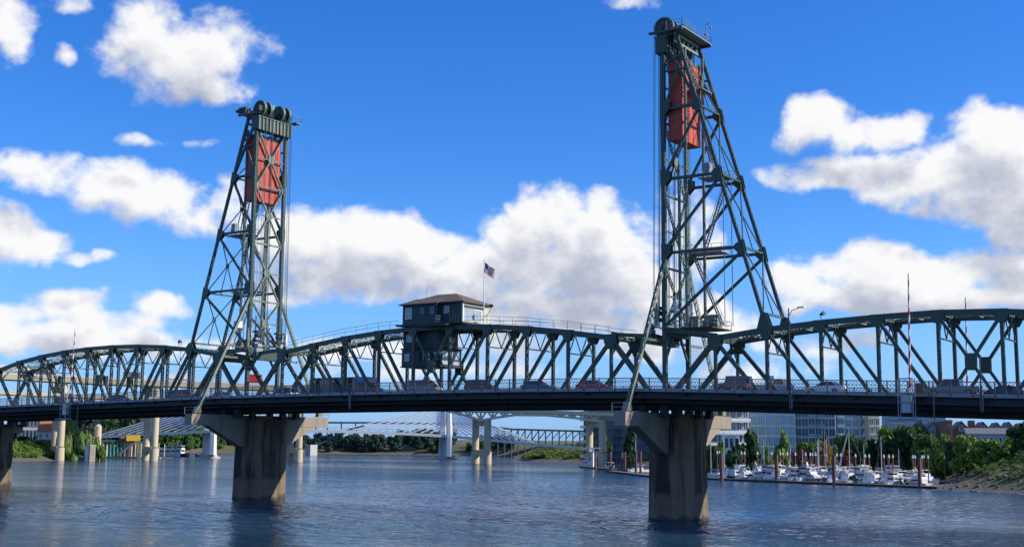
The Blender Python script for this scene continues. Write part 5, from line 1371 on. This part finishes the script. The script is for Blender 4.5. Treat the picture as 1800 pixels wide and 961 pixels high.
def boat_parts(kind, hullc, trim):
    """list of (name, mesh, children) for one make of boat"""
    key = (kind, hullc, trim)
    if key in BO: return BO[key]
    out = []; A = lambda n, mb, m, ch=(): out.append((n, mb.mesh(n, m), [(cn, cm.mesh(cn, cmm)) for cn, cm, cmm in ch]))
    if kind == 'cruiser':
        L, Bm, H = 11, 3.6, 1.35
        A('hull', lathe_hull(L, Bm, H, hullc), hullc)
        A('rub_strip', MB().box(-L*.5, L*.1, -Bm*.505, -Bm*.46, H*.78, H*.88).box(-L*.5, L*.1, Bm*.46, Bm*.505, H*.78, H*.88), trim)
        A('cabin', MB().prism([(-3.2, H), (2.9, H+.12), (1.4, H+1.25), (-3.0, H+1.35)], 'y', -1.35, 1.35), 'boat_white', [('window', MB().prism([(-2.6, H+.55), (1.7, H+.6), (1.1, H+1.05), (-2.6, H+1.05)], 'y', -1.38, 1.38), 'car_glass')])
        A('flybridge', MB().prism([(-2.7, H+1.36), (.7, H+1.36), (.3, H+2.1), (-2.4, H+1.9)], 'y', -1.15, 1.15), 'boat_white')
        A('canvas', MB().prism([(-2.6, H+2.95), (.2, H+2.95), (.0, H+3.08), (-2.4, H+3.1)], 'y', -1.2, 1.2), trim)
        A('rail', MB().tube([(-2.3, -1.1, H+1.9), (-2.3, -1.1, H+2.95)], .04, 5).tube([(-2.3, 1.1, H+1.9), (-2.3, 1.1, H+2.95)], .04, 5).tube([(0, 1.1, H+1.9), (0, 1.1, H+2.95)], .04, 5).tube([(0, -1.1, H+1.9), (0, -1.1, H+2.95)], .04, 5), 'grey_steel')
        A('radar_arch', MB().tube([(-2.6, -1.2, H+1.4), (-2.9, 0, H+3.8), (-2.6, 1.2, H+1.4)], .07, 5), 'boat_white')
    elif kind == 'trawler':
        L, Bm, H = 12, 4.0, 1.5
        A('hull', lathe_hull(L, Bm, H, hullc), hullc)
        A('deckhouse', MB().box(-4.6, 1.6, -1.6, 1.6, H, H+2.1), 'boat_white', [('window', MB().box(-4.2, 1.2, -1.63, 1.63, H+1.05, H+1.7).box(1.58, 1.63, -1.3, 1.3, H+1.0, H+1.75), 'car_glass')])
        A('wheelhouse', MB().prism([(-1.6, H+2.1), (1.9, H+2.1), (1.5, H+3.9), (-1.5, H+3.9)], 'y', -1.3, 1.3), 'boat_white', [('window', MB().prism([(-1.2, H+2.9), (1.75, H+2.9), (1.6, H+3.55), (-1.2, H+3.55)], 'y', -1.33, 1.33), 'car_glass')])
        A('roof', MB().box(-5.2, 1.9, -1.75, 1.75, H+2.12, H+2.24).box(-1.8, 2.0, -1.5, 1.5, H+3.91, H+4.02), trim)
        A('mast', MB().tube([(-1.8, 0, H+3.9), (-1.9, 0, H+6.2)], .06, 5), 'grey_steel')
    elif kind == 'runabout':
        L, Bm, H = 7, 2.5, .95
        A('hull', lathe_hull(L, Bm, H, hullc), hullc)
        A('windscreen', MB().prism([(-.4, H), (1.1, H+.05), (.1, H+.75), (-.3, H+.75)], 'y', -1.0, 1.0), 'car_glass')
        A('canopy', MB().prism([(-2.8, H+1.05), (.1, H+1.2), (0, H+1.3), (-2.7, H+1.15)], 'y', -1.05, 1.05), trim)
        A('canopy_frame', MB().tube([(-2.6, -1, H), (-2.6, -1, H+1.1)], .03, 5).tube([(-2.6, 1, H), (-2.6, 1, H+1.1)], .03, 5), 'grey_steel')
        A('outboard', MB().box(-L*.5-.5, -L*.5+.02, -.25, .25, .2, H+.5), 'car_black')
    else:
        L, Bm, H = 10, 3.1, 1.15; hm = {'sloop': 12.5, 'ketch': 15.5, 'tall': 17}.get(kind, 12)
        A('hull', lathe_hull(L, Bm, H, hullc), hullc)
        A('cabin', MB().prism([(-1.8, H), (2.2, H+.05), (1.6, H+.55), (-1.7, H+.7)], 'y', -.95, .95), 'boat_white', [('window', MB().prism([(-1.3, H+.25), (1.4, H+.25), (1.2, H+.45), (-1.3, H+.5)], 'y', -.98, .98), 'car_glass')])
        A('mast', MB().tube([(.9, 0, H), (.9, 0, hm)], [.11, .07], 7), trim if kind == 'tall' else 'boat_white')
        A('boom', MB().tube([(.9, 0, H+1.4), (-3.6, 0, H+1.35)], .22, 7), 'canvas_blue')
        sp_ = MB().tube([(.9, -1.0, hm*.6), (.9, 1.0, hm*.6)], .04, 5)
        A('spreader', sp_, 'grey_steel')
        A('rigging', MB().tube([(.9, 0, hm), (4.9, 0, H+.3)], .035, 4, False).tube([(.9, 0, hm), (-4.9, 0, H)], .035, 4, False).tube([(.9, 0, hm*.96), (.9, -1.5, H)], .03, 4, False).tube([(.9, 0, hm*.96), (.9, 1.5, H)], .03, 4, False), 'cable')
        if kind == 'ketch': A('mizzen_mast', MB().tube([(-3.2, 0, H), (-3.2, 0, hm*.72)], [.09, .06], 7), 'boat_white'); A('furled_sail', MB().tube([(4.7, 0, H+.8), (1.2, 0, hm*.93)], .16, 6), 'boat_white')
    BO[key] = out; return out
KN = {'cruiser': 'motor_cruiser', 'trawler': 'trawler_yacht', 'runabout': 'runabout', 'sloop': 'sailboat', 'ketch': 'sailboat', 'tall': 'sailboat'}
def boat(kind, hullc, trim, p, rz, label, sc=1.0, group='boats moored in the marina'):
    T = thing(KN[kind], label, 'sailboat' if KN[kind] == 'sailboat' else 'boat', (p.x, p.y, 0), group, rz); T.scale = (sc, sc, sc)
    for n, me, ch in boat_parts(kind, hullc, trim):
        o = link(n, me, T)
        for cn, cm in ch: link(cn, cm, o)
    return T
# ------------------------------------------------------------------ marina
def at_water(px, py):
    d = ray(px, py); t = -CAM.z/d.z; q = CAM+d*t; return Vector((q.x, q.y, 0))
QA, QB = at_water(1652, 858.5), at_water(1236, 842)
QC, QD = at_water(1150, 838.5), at_water(1072, 829)
QE, QF = at_water(1080, 826), at_water(1024, 821)
dirM = (QB-QA).normalized(); nrm = Vector((dirM.y, -dirM.x, 0))
if nrm.dot(QA-CAM) < 0: nrm = -nrm
def dock(a, b, wd, label, name='dock_float'):
    c = (a+b)/2; T = thing(name, label, 'dock', (c.x, c.y, 0), 'floating docks of the marina')
    d = (b-a); L = d.length; d.normalize(); side = Vector((-d.y, d.x, 0))
    part('float', MB().beam(a+Vector((0, 0, .12)), b+Vector((0, 0, .12)), wd, .56, tuple(side)), 'dock_dark', T)
    n = max(2, int(L/3.2)); me = MB().box(-L/n/2+.04, L/n/2-.04, -wd/2-.03, wd/2+.03, 0, .1).mesh('plank', 'dock_wood')
    for i in range(n): o = link('plank', me, T, (a+d*(L*(i+.5)/n))-T.location+Vector((0, 0, .42))); o.rotation_euler.z = math.atan2(d.y, d.x)
dock(QA, QB, 2.4, 'long floating dock along the river side of the main marina'); dock(QC, QD, 2.6, 'floating dock beyond the dark pier, with the single sailboat tied to it'); dock(QE, QF, 2.4, 'short floating dock in front of the highway bridge columns')
LM = (QB-QA).length
for k in range(6):
    a = QA+dirM*(LM*(k+.5)/6)+nrm*1.5; dock(a, a+nrm*(26 if k < 1 else 40), 1.6, 'narrow finger dock running in at the %s slip counting from the rocky bank' % ('first', 'second', 'third', 'fourth', 'fifth', 'sixth')[k], 'finger_dock')
ORD = ['first', 'second', 'third', 'fourth', 'fifth', 'sixth', 'seventh', 'eighth', 'ninth', 'tenth', 'eleventh', 'twelfth', 'thirteenth', 'fourteenth', 'fifteenth', 'sixteenth', 'seventeenth', 'eighteenth', 'nineteenth', 'twentieth', 'twenty-first', 'twenty-second', 'twenty-third', 'twenty-fourth', 'twenty-fifth', 'twenty-sixth', 'twenty-seventh', 'twenty-eighth', 'twenty-ninth', 'thirtieth']
CN = {'boat_white': 'white', 'boat_blue': 'blue', 'boat_navy': 'navy', 'boat_tan': 'tan', 'boat_red': 'red'}
TN = {'canvas_blue': 'blue canvas', 'canvas_tan': 'tan canvas', 'boat_white': 'white trim', 'boat_tan': 'tan trim', 'boat_navy': 'dark trim', 'boat_red': 'red trim'}
r2 = random.Random(5)
for row, (off, n) in enumerate(((6, 29), (16, 28), (27, 26), (37, 18))):
    for i in range(n):
        t = (i+.5+r2.uniform(-.2, .2))/n*(1 if row == 0 else .97)
        kind = r2.choices(['cruiser', 'trawler', 'runabout', 'sloop'], [5, 2.4, 2.2, 1.5 if row else .3])[0]
        hc = r2.choices(['boat_white', 'boat_blue', 'boat_navy', 'boat_tan'], [10, .7, .7, .5])[0]
        tr = r2.choice(['canvas_blue', 'canvas_tan', 'boat_white', 'boat_white', 'boat_navy', 'boat_tan'])
        if kind == 'sloop': tr = 'boat_white'
        p = QA+dirM*(3+t*(LM-6))+nrm*(off+r2.uniform(-1.5, 1.5))
        if shore_dist(p.x, p.y) > -3.5: continue
        rz = math.atan2(nrm.y, nrm.x)+r2.choice([0, math.pi])+r2.uniform(-.12, .12)+(.0 if r2.random() > .25 else 1.2)
        lab = '%s %s with %s, %s boat from the rocky bank in the %s row' % (CN[hc], {'cruiser': 'motor cruiser', 'trawler': 'trawler yacht', 'runabout': 'small runabout', 'sloop': 'sloop'}[kind], TN[tr], ORD[i], ('outer', 'second', 'third', 'inner')[row])
        boat(kind, hc, tr, p, rz, lab, r2.uniform(.66, .95)*(.85 if kind == 'trawler' else 1))
for px, off, kind, hc, tr, lab, sc in ((1255, 12, 'sloop', 'boat_white', 'boat_white', 'white sloop moored just clear of the dark bridge pier, its mast shorter than the next', .9), (1279, 9, 'tall', 'boat_white', 'boat_white', 'white sailboat with the tallest thin mast near the dark bridge pier', 1.0),
        (1444, 14, 'sloop', 'boat_white', 'boat_white', 'white sloop beside the thick yellowish mast', .85), (1456, 10, 'tall', 'boat_white', 'boat_tan', 'sailboat with a thick yellowish wooden mast in front of the yellow tree', .78),
        (1500, 8, 'ketch', 'boat_navy', 'boat_white', 'dark hulled ketch with two masts and furled white sails', .86), (1388, 18, 'sloop', 'boat_white', 'boat_white', 'white sloop with leaning mast mid marina', .8)):
    q = at_water(px, np.interp(px, [1236, 1652], [842, 858.5])); p = q+(spot(px, 500)-spot(px, 400)).normalized()*off
    o = boat(kind, hc, tr, p, math.atan2(dirM.y, dirM.x)+.4, lab, sc)
    if px == 1388: o.rotation_euler = (.12, .1, 2.3)
p = at_water(1111, 831)+nrm*2.6; boat('sloop', 'boat_white', 'boat_white', p, math.atan2(nrm.y, nrm.x)+math.pi, 'single white sailboat moored stern on beyond the dark bridge pier', .95)
p = at_water(1030, 820); boat('cruiser', 'boat_white', 'boat_white', p, math.atan2(dirM.y, dirM.x), 'white cabin cruiser at the outermost tip of the docks', .75)
p = at_water(1136, 833)+nrm*4; boat('runabout', 'boat_white', 'canvas_blue', p, 2.0, 'small white runabout tucked right beside the dark bridge pier')
p = at_water(1061, 822.5)+nrm*3; boat('runabout', 'boat_white', 'canvas_tan', p, 2.4, 'small white runabout between highway bridge columns and rusty piles')

def pile(px, ytop, ybot, wpx, cap, label, group, D=None):
    q = at_water(px, ybot); D = math.hypot(q.x-CAM.x, q.y-CAM.y); zt = spot(px, D, ytop).z; r = wpx*D/FPX/2
    T = thing('mooring_pile', label, 'mooring pile', (q.x, q.y, 0), group)
    part('shaft', MB().tube([(q.x, q.y, -3), (q.x, q.y, zt)], r, 10), 'pile_rust', T)
    if cap: part('cap', MB().tube([(q.x, q.y, zt), (q.x, q.y, zt+.28), (q.x, q.y, zt+.85)], [r*1.4, r*1.4, .05], 10), 'white_paint', T)
    else: part('cap', MB().tube([(q.x, q.y, zt), (q.x, q.y, zt+.12)], r*1.08, 10), 'dock_dark', T)
for px, yt, yb, lab in ((1268.5, 796, 844.5, 'thickest rusty pile at the marina end beside the dark bridge pier'), (1365.5, 799, 847, 'thick rusty pile second along the dock from the dark bridge pier'), (1466.5, 800, 851.5, 'thick rusty pile in front of the yellow tree'), (1617.5, 804, 857.5, 'thick rusty pile at the rocky bank end of the dock')):
    pile(px, yt, yb, 6.4, False, lab, 'thick rusty piles on the outer dock')
for px, yt, yb, lab in ((1046.5, 794, 824, 'tall rusty pile nearest the highway bridge columns'), (1073, 794, 829, 'tall rusty pile where the two outer docks meet'), (1093, 795, 829, 'slim rusty pile paired closely with a thicker dark one'), (1098.5, 794, 831, 'dark rusty pile between the slim pile and the lone sailboat'), (1118, 794, 833, 'rusty pile just beyond the lone sailboat'), (1126, 793, 834, 'rusty pile closest to the dark bridge pier on its river side')):
    pile(px, yt, yb, 4.2, False, lab, 'rusty piles beyond the dark bridge pier')
thin = [1261, 1265, 1277, 1298, 1304, 1309.5, 1316, 1332, 1357, 1372, 1377, 1385, 1399, 1417, 1425, 1429, 1434.5, 1451, 1472, 1479, 1505, 1522, 1529, 1555, 1564, 1571, 1606, 1610, 1622, 1625.5, 1633, 1662, 1683, 1689]
for i, px in enumerate(thin):
    yb = np.interp(px, [1236, 1652], [842, 858.5])-r2.uniform(2.5, 9); yt = np.interp(px, [1261, 1420, 1560, 1690], [797, 800, 804, 806])
    if px > 1655: yb = np.interp(px, [1655, 1690], [848, 846])
    pile(px, yt, yb, 1.9, True, 'slim rusty pile with white cone cap, %s such pile counting from the dark bridge pier' % (ORD[i] if i < 30 else ('thirty-first', 'thirty-second', 'thirty-third', 'thirty-fourth')[i-30]), 'slim white capped piles in the marina')
q = at_water(1042, 822); T = thing('boat_hoist', 'white T shaped post by the outermost dock in front of bridge columns', 'hoist', (q.x, q.y, 0))
zt = spot(1042, math.hypot(q.x-CAM.x, q.y-CAM.y), 788).z
part('post', MB().beam((q.x, q.y, -2), (q.x, q.y, zt), .7, .7, (1, 0, 0)), 'white_paint', T); part('cross_arm', MB().beam((q.x-2.4, q.y-1, zt+.2), (q.x+2.4, q.y+1, zt+.2), .5, .5), 'white_paint', T)
# craft by the far wharf
p = spot(299, 620); boat('trawler', 'boat_white', 'boat_white', p, .4, 'white tour boat moored past the highway bridge column by the wharf', 1.0, 'craft by the far wharf')
p = spot(318, 640); boat('trawler', 'boat_navy', 'boat_white', p, .2, 'low dark working boat far behind the white tour boat', 1.0, 'craft by the far wharf')
p = spot(276, 560); boat('runabout', 'boat_white', 'canvas_blue', p, .1, 'small open boat in front of the white tour boat', .9, 'craft by the far wharf')
p = spot(357, 640); boat('runabout', 'boat_navy', 'canvas_blue', p, .3, 'tiny dark boat beside the cable stayed bridge tower', 1.0, 'craft by the far wharf')

# ------------------------------------------------------------------ rocks on the near end of the marina bank
rr = np.random.default_rng(4); RV, RF = [], []
ico_v = np.array([(0, 0, 1), (.89, 0, .45), (.28, .85, .45), (-.72, .53, .45), (-.72, -.53, .45), (.28, -.85, .45), (.72, .53, -.45), (-.28, .85, -.45), (-.89, 0, -.45), (-.28, -.85, -.45), (.72, -.53, -.45), (0, 0, -1)])
ico_f = np.array([(0, 1, 2), (0, 2, 3), (0, 3, 4), (0, 4, 5), (0, 5, 1), (1, 6, 2), (2, 7, 3), (3, 8, 4), (4, 9, 5), (5, 10, 1), (6, 7, 2), (7, 8, 3), (8, 9, 4), (9, 10, 5), (10, 6, 1), (11, 7, 6), (11, 8, 7), (11, 9, 8), (11, 10, 9), (11, 6, 10)])
pool = []
while len(pool) < 2600:
    x, y = rr.uniform(20, 120), rr.uniform(20, 215); pool.append((x, y))
pool = np.array(pool); dd = shore_dist(pool[:, 0], pool[:, 1]); keep = (dd > -1.5) & (dd < 8.5); pool = pool[keep]
for (x, y), z in zip(pool, land_z(pool[:, 0], pool[:, 1])):
    s = rr.uniform(.25, .85); v = ico_v*rr.uniform(.7, 1.25, (12, 1))*s*np.array([1, rr.uniform(.7, 1.2), .7])
    a = rr.uniform(0, 6.28); c, s_ = np.cos(a), np.sin(a); v = np.stack([v[:, 0]*c-v[:, 1]*s_, v[:, 0]*s_+v[:, 1]*c, v[:, 2]], 1)+(x, y, z)
    RF.append(ico_f+12*len(RV)); RV.append(v)
tag(link('riprap_rocks', np_mesh('riprap_rocks', np.concatenate(RV), np.concatenate(RF), ['rock'])), 'dark riprap rocks lining the marina bank at the picture edge', 'rocks', kind='stuff')

# ------------------------------------------------------------------ plants
def bank_points(n, xr, yr, dmin, dmax, seed):
    r = np.random.default_rng(seed); out = []
    while len(out) < n:
        xy = np.stack([r.uniform(*xr, 4000), r.uniform(*yr, 4000)], 1); d = shore_dist(xy[:, 0], xy[:, 1])
        xy = xy[(d > dmin) & (d < dmax)]; out += list(xy)
        if not len(xy): break
    xy = np.array(out[:n]); return np.column_stack([xy, land_z(xy[:, 0], xy[:, 1])])
P_ = bank_points(230, (-30, 130), (40, 300), 15, 30, 1)
scatter_leaves('bank_shrubs', P_, np.random.default_rng(2).uniform(1.6, 3.6, len(P_)), 110, 'leaf_dark', .26, 'dark shrubs along the top of the slope above the marina', 'shrubs', seed=8)
P_ = bank_points(300, (-30, 130), (40, 300), 6, 22, 25)
scatter_leaves('slope_shrubs', P_, np.random.default_rng(2).uniform(.6, 1.7, len(P_)), 80, 'leaf_mid', .22, 'scattered green shrubs on the slope above the rocks', 'shrubs', seed=18)
P_ = bank_points(560, (-30, 130), (40, 300), 5, 24, 5)
scatter_leaves('bank_grass', P_, np.random.default_rng(2).uniform(.3, 1.0, len(P_)), 60, 'leaf_grass', .16, 'dry yellow green grass tufts on the slope above the marina', 'grass', seed=9)
P_ = bank_points(520, (-262, -125), (318, 440), 5, 45, 3)
scatter_leaves('spit_scrub', P_, np.random.default_rng(4).uniform(.8, 2.0, len(P_)), 70, 'leaf_grass', .32, 'yellow green scrub on the low point by the cable stayed bridge', 'scrub', seed=10)
P_ = bank_points(220, (-262, -125), (318, 440), 4, 50, 6)
scatter_leaves('spit_bushes', P_, np.random.default_rng(4).uniform(.9, 2.3, len(P_)), 80, 'leaf_bright', .34, 'green bushes among the scrub on the low point', 'bushes', seed=11)
P_ = bank_points(260, (-345, -285), (120, 215), 3, 16, 7)
scatter_leaves('shore_shrubs', P_, np.random.default_rng(4).uniform(1.4, 3.4, len(P_)), 90, 'leaf_bright', .34, 'bright green shrubs on the shore below the white building', 'shrubs', seed=12)
P_ = bank_points(160, (-330, -285), (60, 215), 6, 22, 17)
scatter_leaves('shore_thicket', P_, np.random.default_rng(4).uniform(2, 4.4, len(P_)), 90, 'leaf_mid', .4, 'darker thicket on the shore behind the bright shrubs', 'shrubs', seed=13)
# far wooded shore, one mass
def wood(name, n, pxr, dr, hr, leafm, seed, label):
    r = np.random.default_rng(seed); base = CROWNS['far'][seed % 3]
    nv = len(base.vertices); co = np.empty(nv*3, np.float32); base.vertices.foreach_get('co', co); co = co.reshape(-1, 3)
    Vs = []
    for k in range(n):
        p = spot(r.uniform(*pxr), r.uniform(*dr))
        if shore_dist(p.x, p.y) < 5: continue
        h = r.uniform(*hr); w_ = h*r.uniform(.45, .8); a = r.uniform(0, 6.28); c, s = math.cos(a), math.sin(a)
        v = np.stack([(co[:, 0]*c-co[:, 1]*s)*w_+p.x, (co[:, 0]*s+co[:, 1]*c)*w_+p.y, co[:, 2]*h+gz(p.x, p.y)-.3], 1); Vs.append(v)
    V = np.concatenate(Vs)
    tag(link(name, np_mesh(name, V, np.arange(len(V)).reshape(-1, 4), [leafm])), label, 'woodland', kind='stuff')
wood('far_woods', 150, (500, 800), (775, 840), (7, 12), 'leaf_blue', 1, 'bluish green woods along the far shore under the cable stays')
wood('far_thicket', 120, (545, 905), (760, 785), (4, 7.5), 'leaf_mid', 2, 'lighter green trees at the water edge of the far shore')
wood('point_woods', 60, (795, 900), (690, 790), (5, 9), 'leaf_blue', 6, 'dark green trees between the cable stayed tower and the scrubby point')
wood('island_woods', 90, (268, 425), (775, 830), (7, 12), 'leaf_mid', 3, 'sunlit green trees on the far shore behind the cable stayed tower')
wood('ridge_woods', 170, (60, 345), (800, 1000), (13, 22), 'leaf_blue', 4, 'dark wooded rise beyond the wharf and silo')
wood('city_trees', 70, (1030, 1240), (560, 760), (5, 10), 'leaf_dark', 5, 'dark trees behind the low scrubby point')
GA = 'trees on the white building bank'; GB = 'trees behind the marina'
for a in [(137, 532, 731, 52, 'willow', 'large pale green weeping willow beside the highway bridge column', GA), (112, 525, 745, 26, 'willow', 'smaller willow half behind the highway bridge column', GA), (34, 540, 766, 40, 'dark', 'dark broad tree in front of the tall white building', GA), (58, 536, 777, 28, 'dark', 'small dark tree in front of the red tiled white house', GA), (20, 545, 758, 22, 'mid', 'leafy green tree hard by the concrete pier at the picture edge', GA),
          (176, 520, 768, 24, 'bright', 'bright green bush like tree next to the mooring block', GA), (150, 560, 752, 26, 'mid', 'mid green tree behind the mooring block', GA), (228, 760, 728, 34, 'conifer', 'tall dark conifer on the wooded rise by the cable stays', GA), (195, 700, 735, 50, 'dark', 'broad dark tree behind the silo', GA),
          (1110, 470, 741, 36, 'poplar', 'tall dark poplar between the highway bridge column and dark pier', GB), (1066, 500, 762, 22, 'dark', 'dark tree touching the highway bridge column', GB), (1312, 372, 756, 52, 'dark', 'large dark round tree in front of the white pavilion', GB), (1258, 380, 770, 36, 'mid', 'green tree just clear of the dark bridge pier', GB), (1290, 368, 786, 34, 'mid', 'low green tree below the white pavilion', GB),
          (1376, 366, 760, 44, 'greencone', 'bright green pointed tree before the tallest glass block', GB), (1352, 362, 783, 26, 'bright', 'small bright bushy tree at the foot of the pointed green tree', GB), (1424, 372, 774, 56, 'mid', 'wide mid green tree between the pointed tree and the yellow tree', GB), (1450, 374, 764, 20, 'poplar', 'slender dark tree rising behind the yellow tree', GB), (1453, 360, 776, 24, 'yellow', 'small tree with yellow orange leaves', GB), (1465, 362, 782, 20, 'bright', 'bright green small tree touching the yellow one', GB),
          (1486, 372, 760, 40, 'mid', 'green tree below the pale green glass block', GB), (1513, 366, 772, 40, 'dark', 'dark green tree below the beige block', GB), (1484, 356, 788, 30, 'redbush', 'dark reddish bush beside the yellow tree', GB), (1404, 352, 790, 36, 'redbush', 'dark reddish bush behind mid marina boats', GB),
          (1572, 379, 742, 58, 'bright', 'tall bright topped tree in front of the long teal block', GB), (1545, 376, 762, 44, 'dark', 'dark tree on the glass tower side of the tall bright one', GB), (1602, 369, 744, 66, 'dark', 'largest dark tree on the bank below the grey townhouses', GB), (1625, 359, 760, 44, 'mid', 'mid green tree in front of the largest dark tree', GB), (1652, 352, 762, 44, 'bright', 'sunlit tree at the foot of the tall brick wall', GB),
          (1680, 344, 774, 36, 'dark', 'dark tree between two sunlit trees below the brick gables', GB), (1697, 340, 760, 48, 'bright', 'sunlit tree below the dark brick townhouses', GB), (1732, 332, 768, 54, 'bright', 'broad yellow green tree in front of the low grey row', GB), (1766, 326, 768, 52, 'bright', 'broad yellow green tree second from the picture edge', GB), (1800, 318, 742, 50, 'dark', 'dark tall tree cut by the picture edge', GB)]:
    tree(*a)
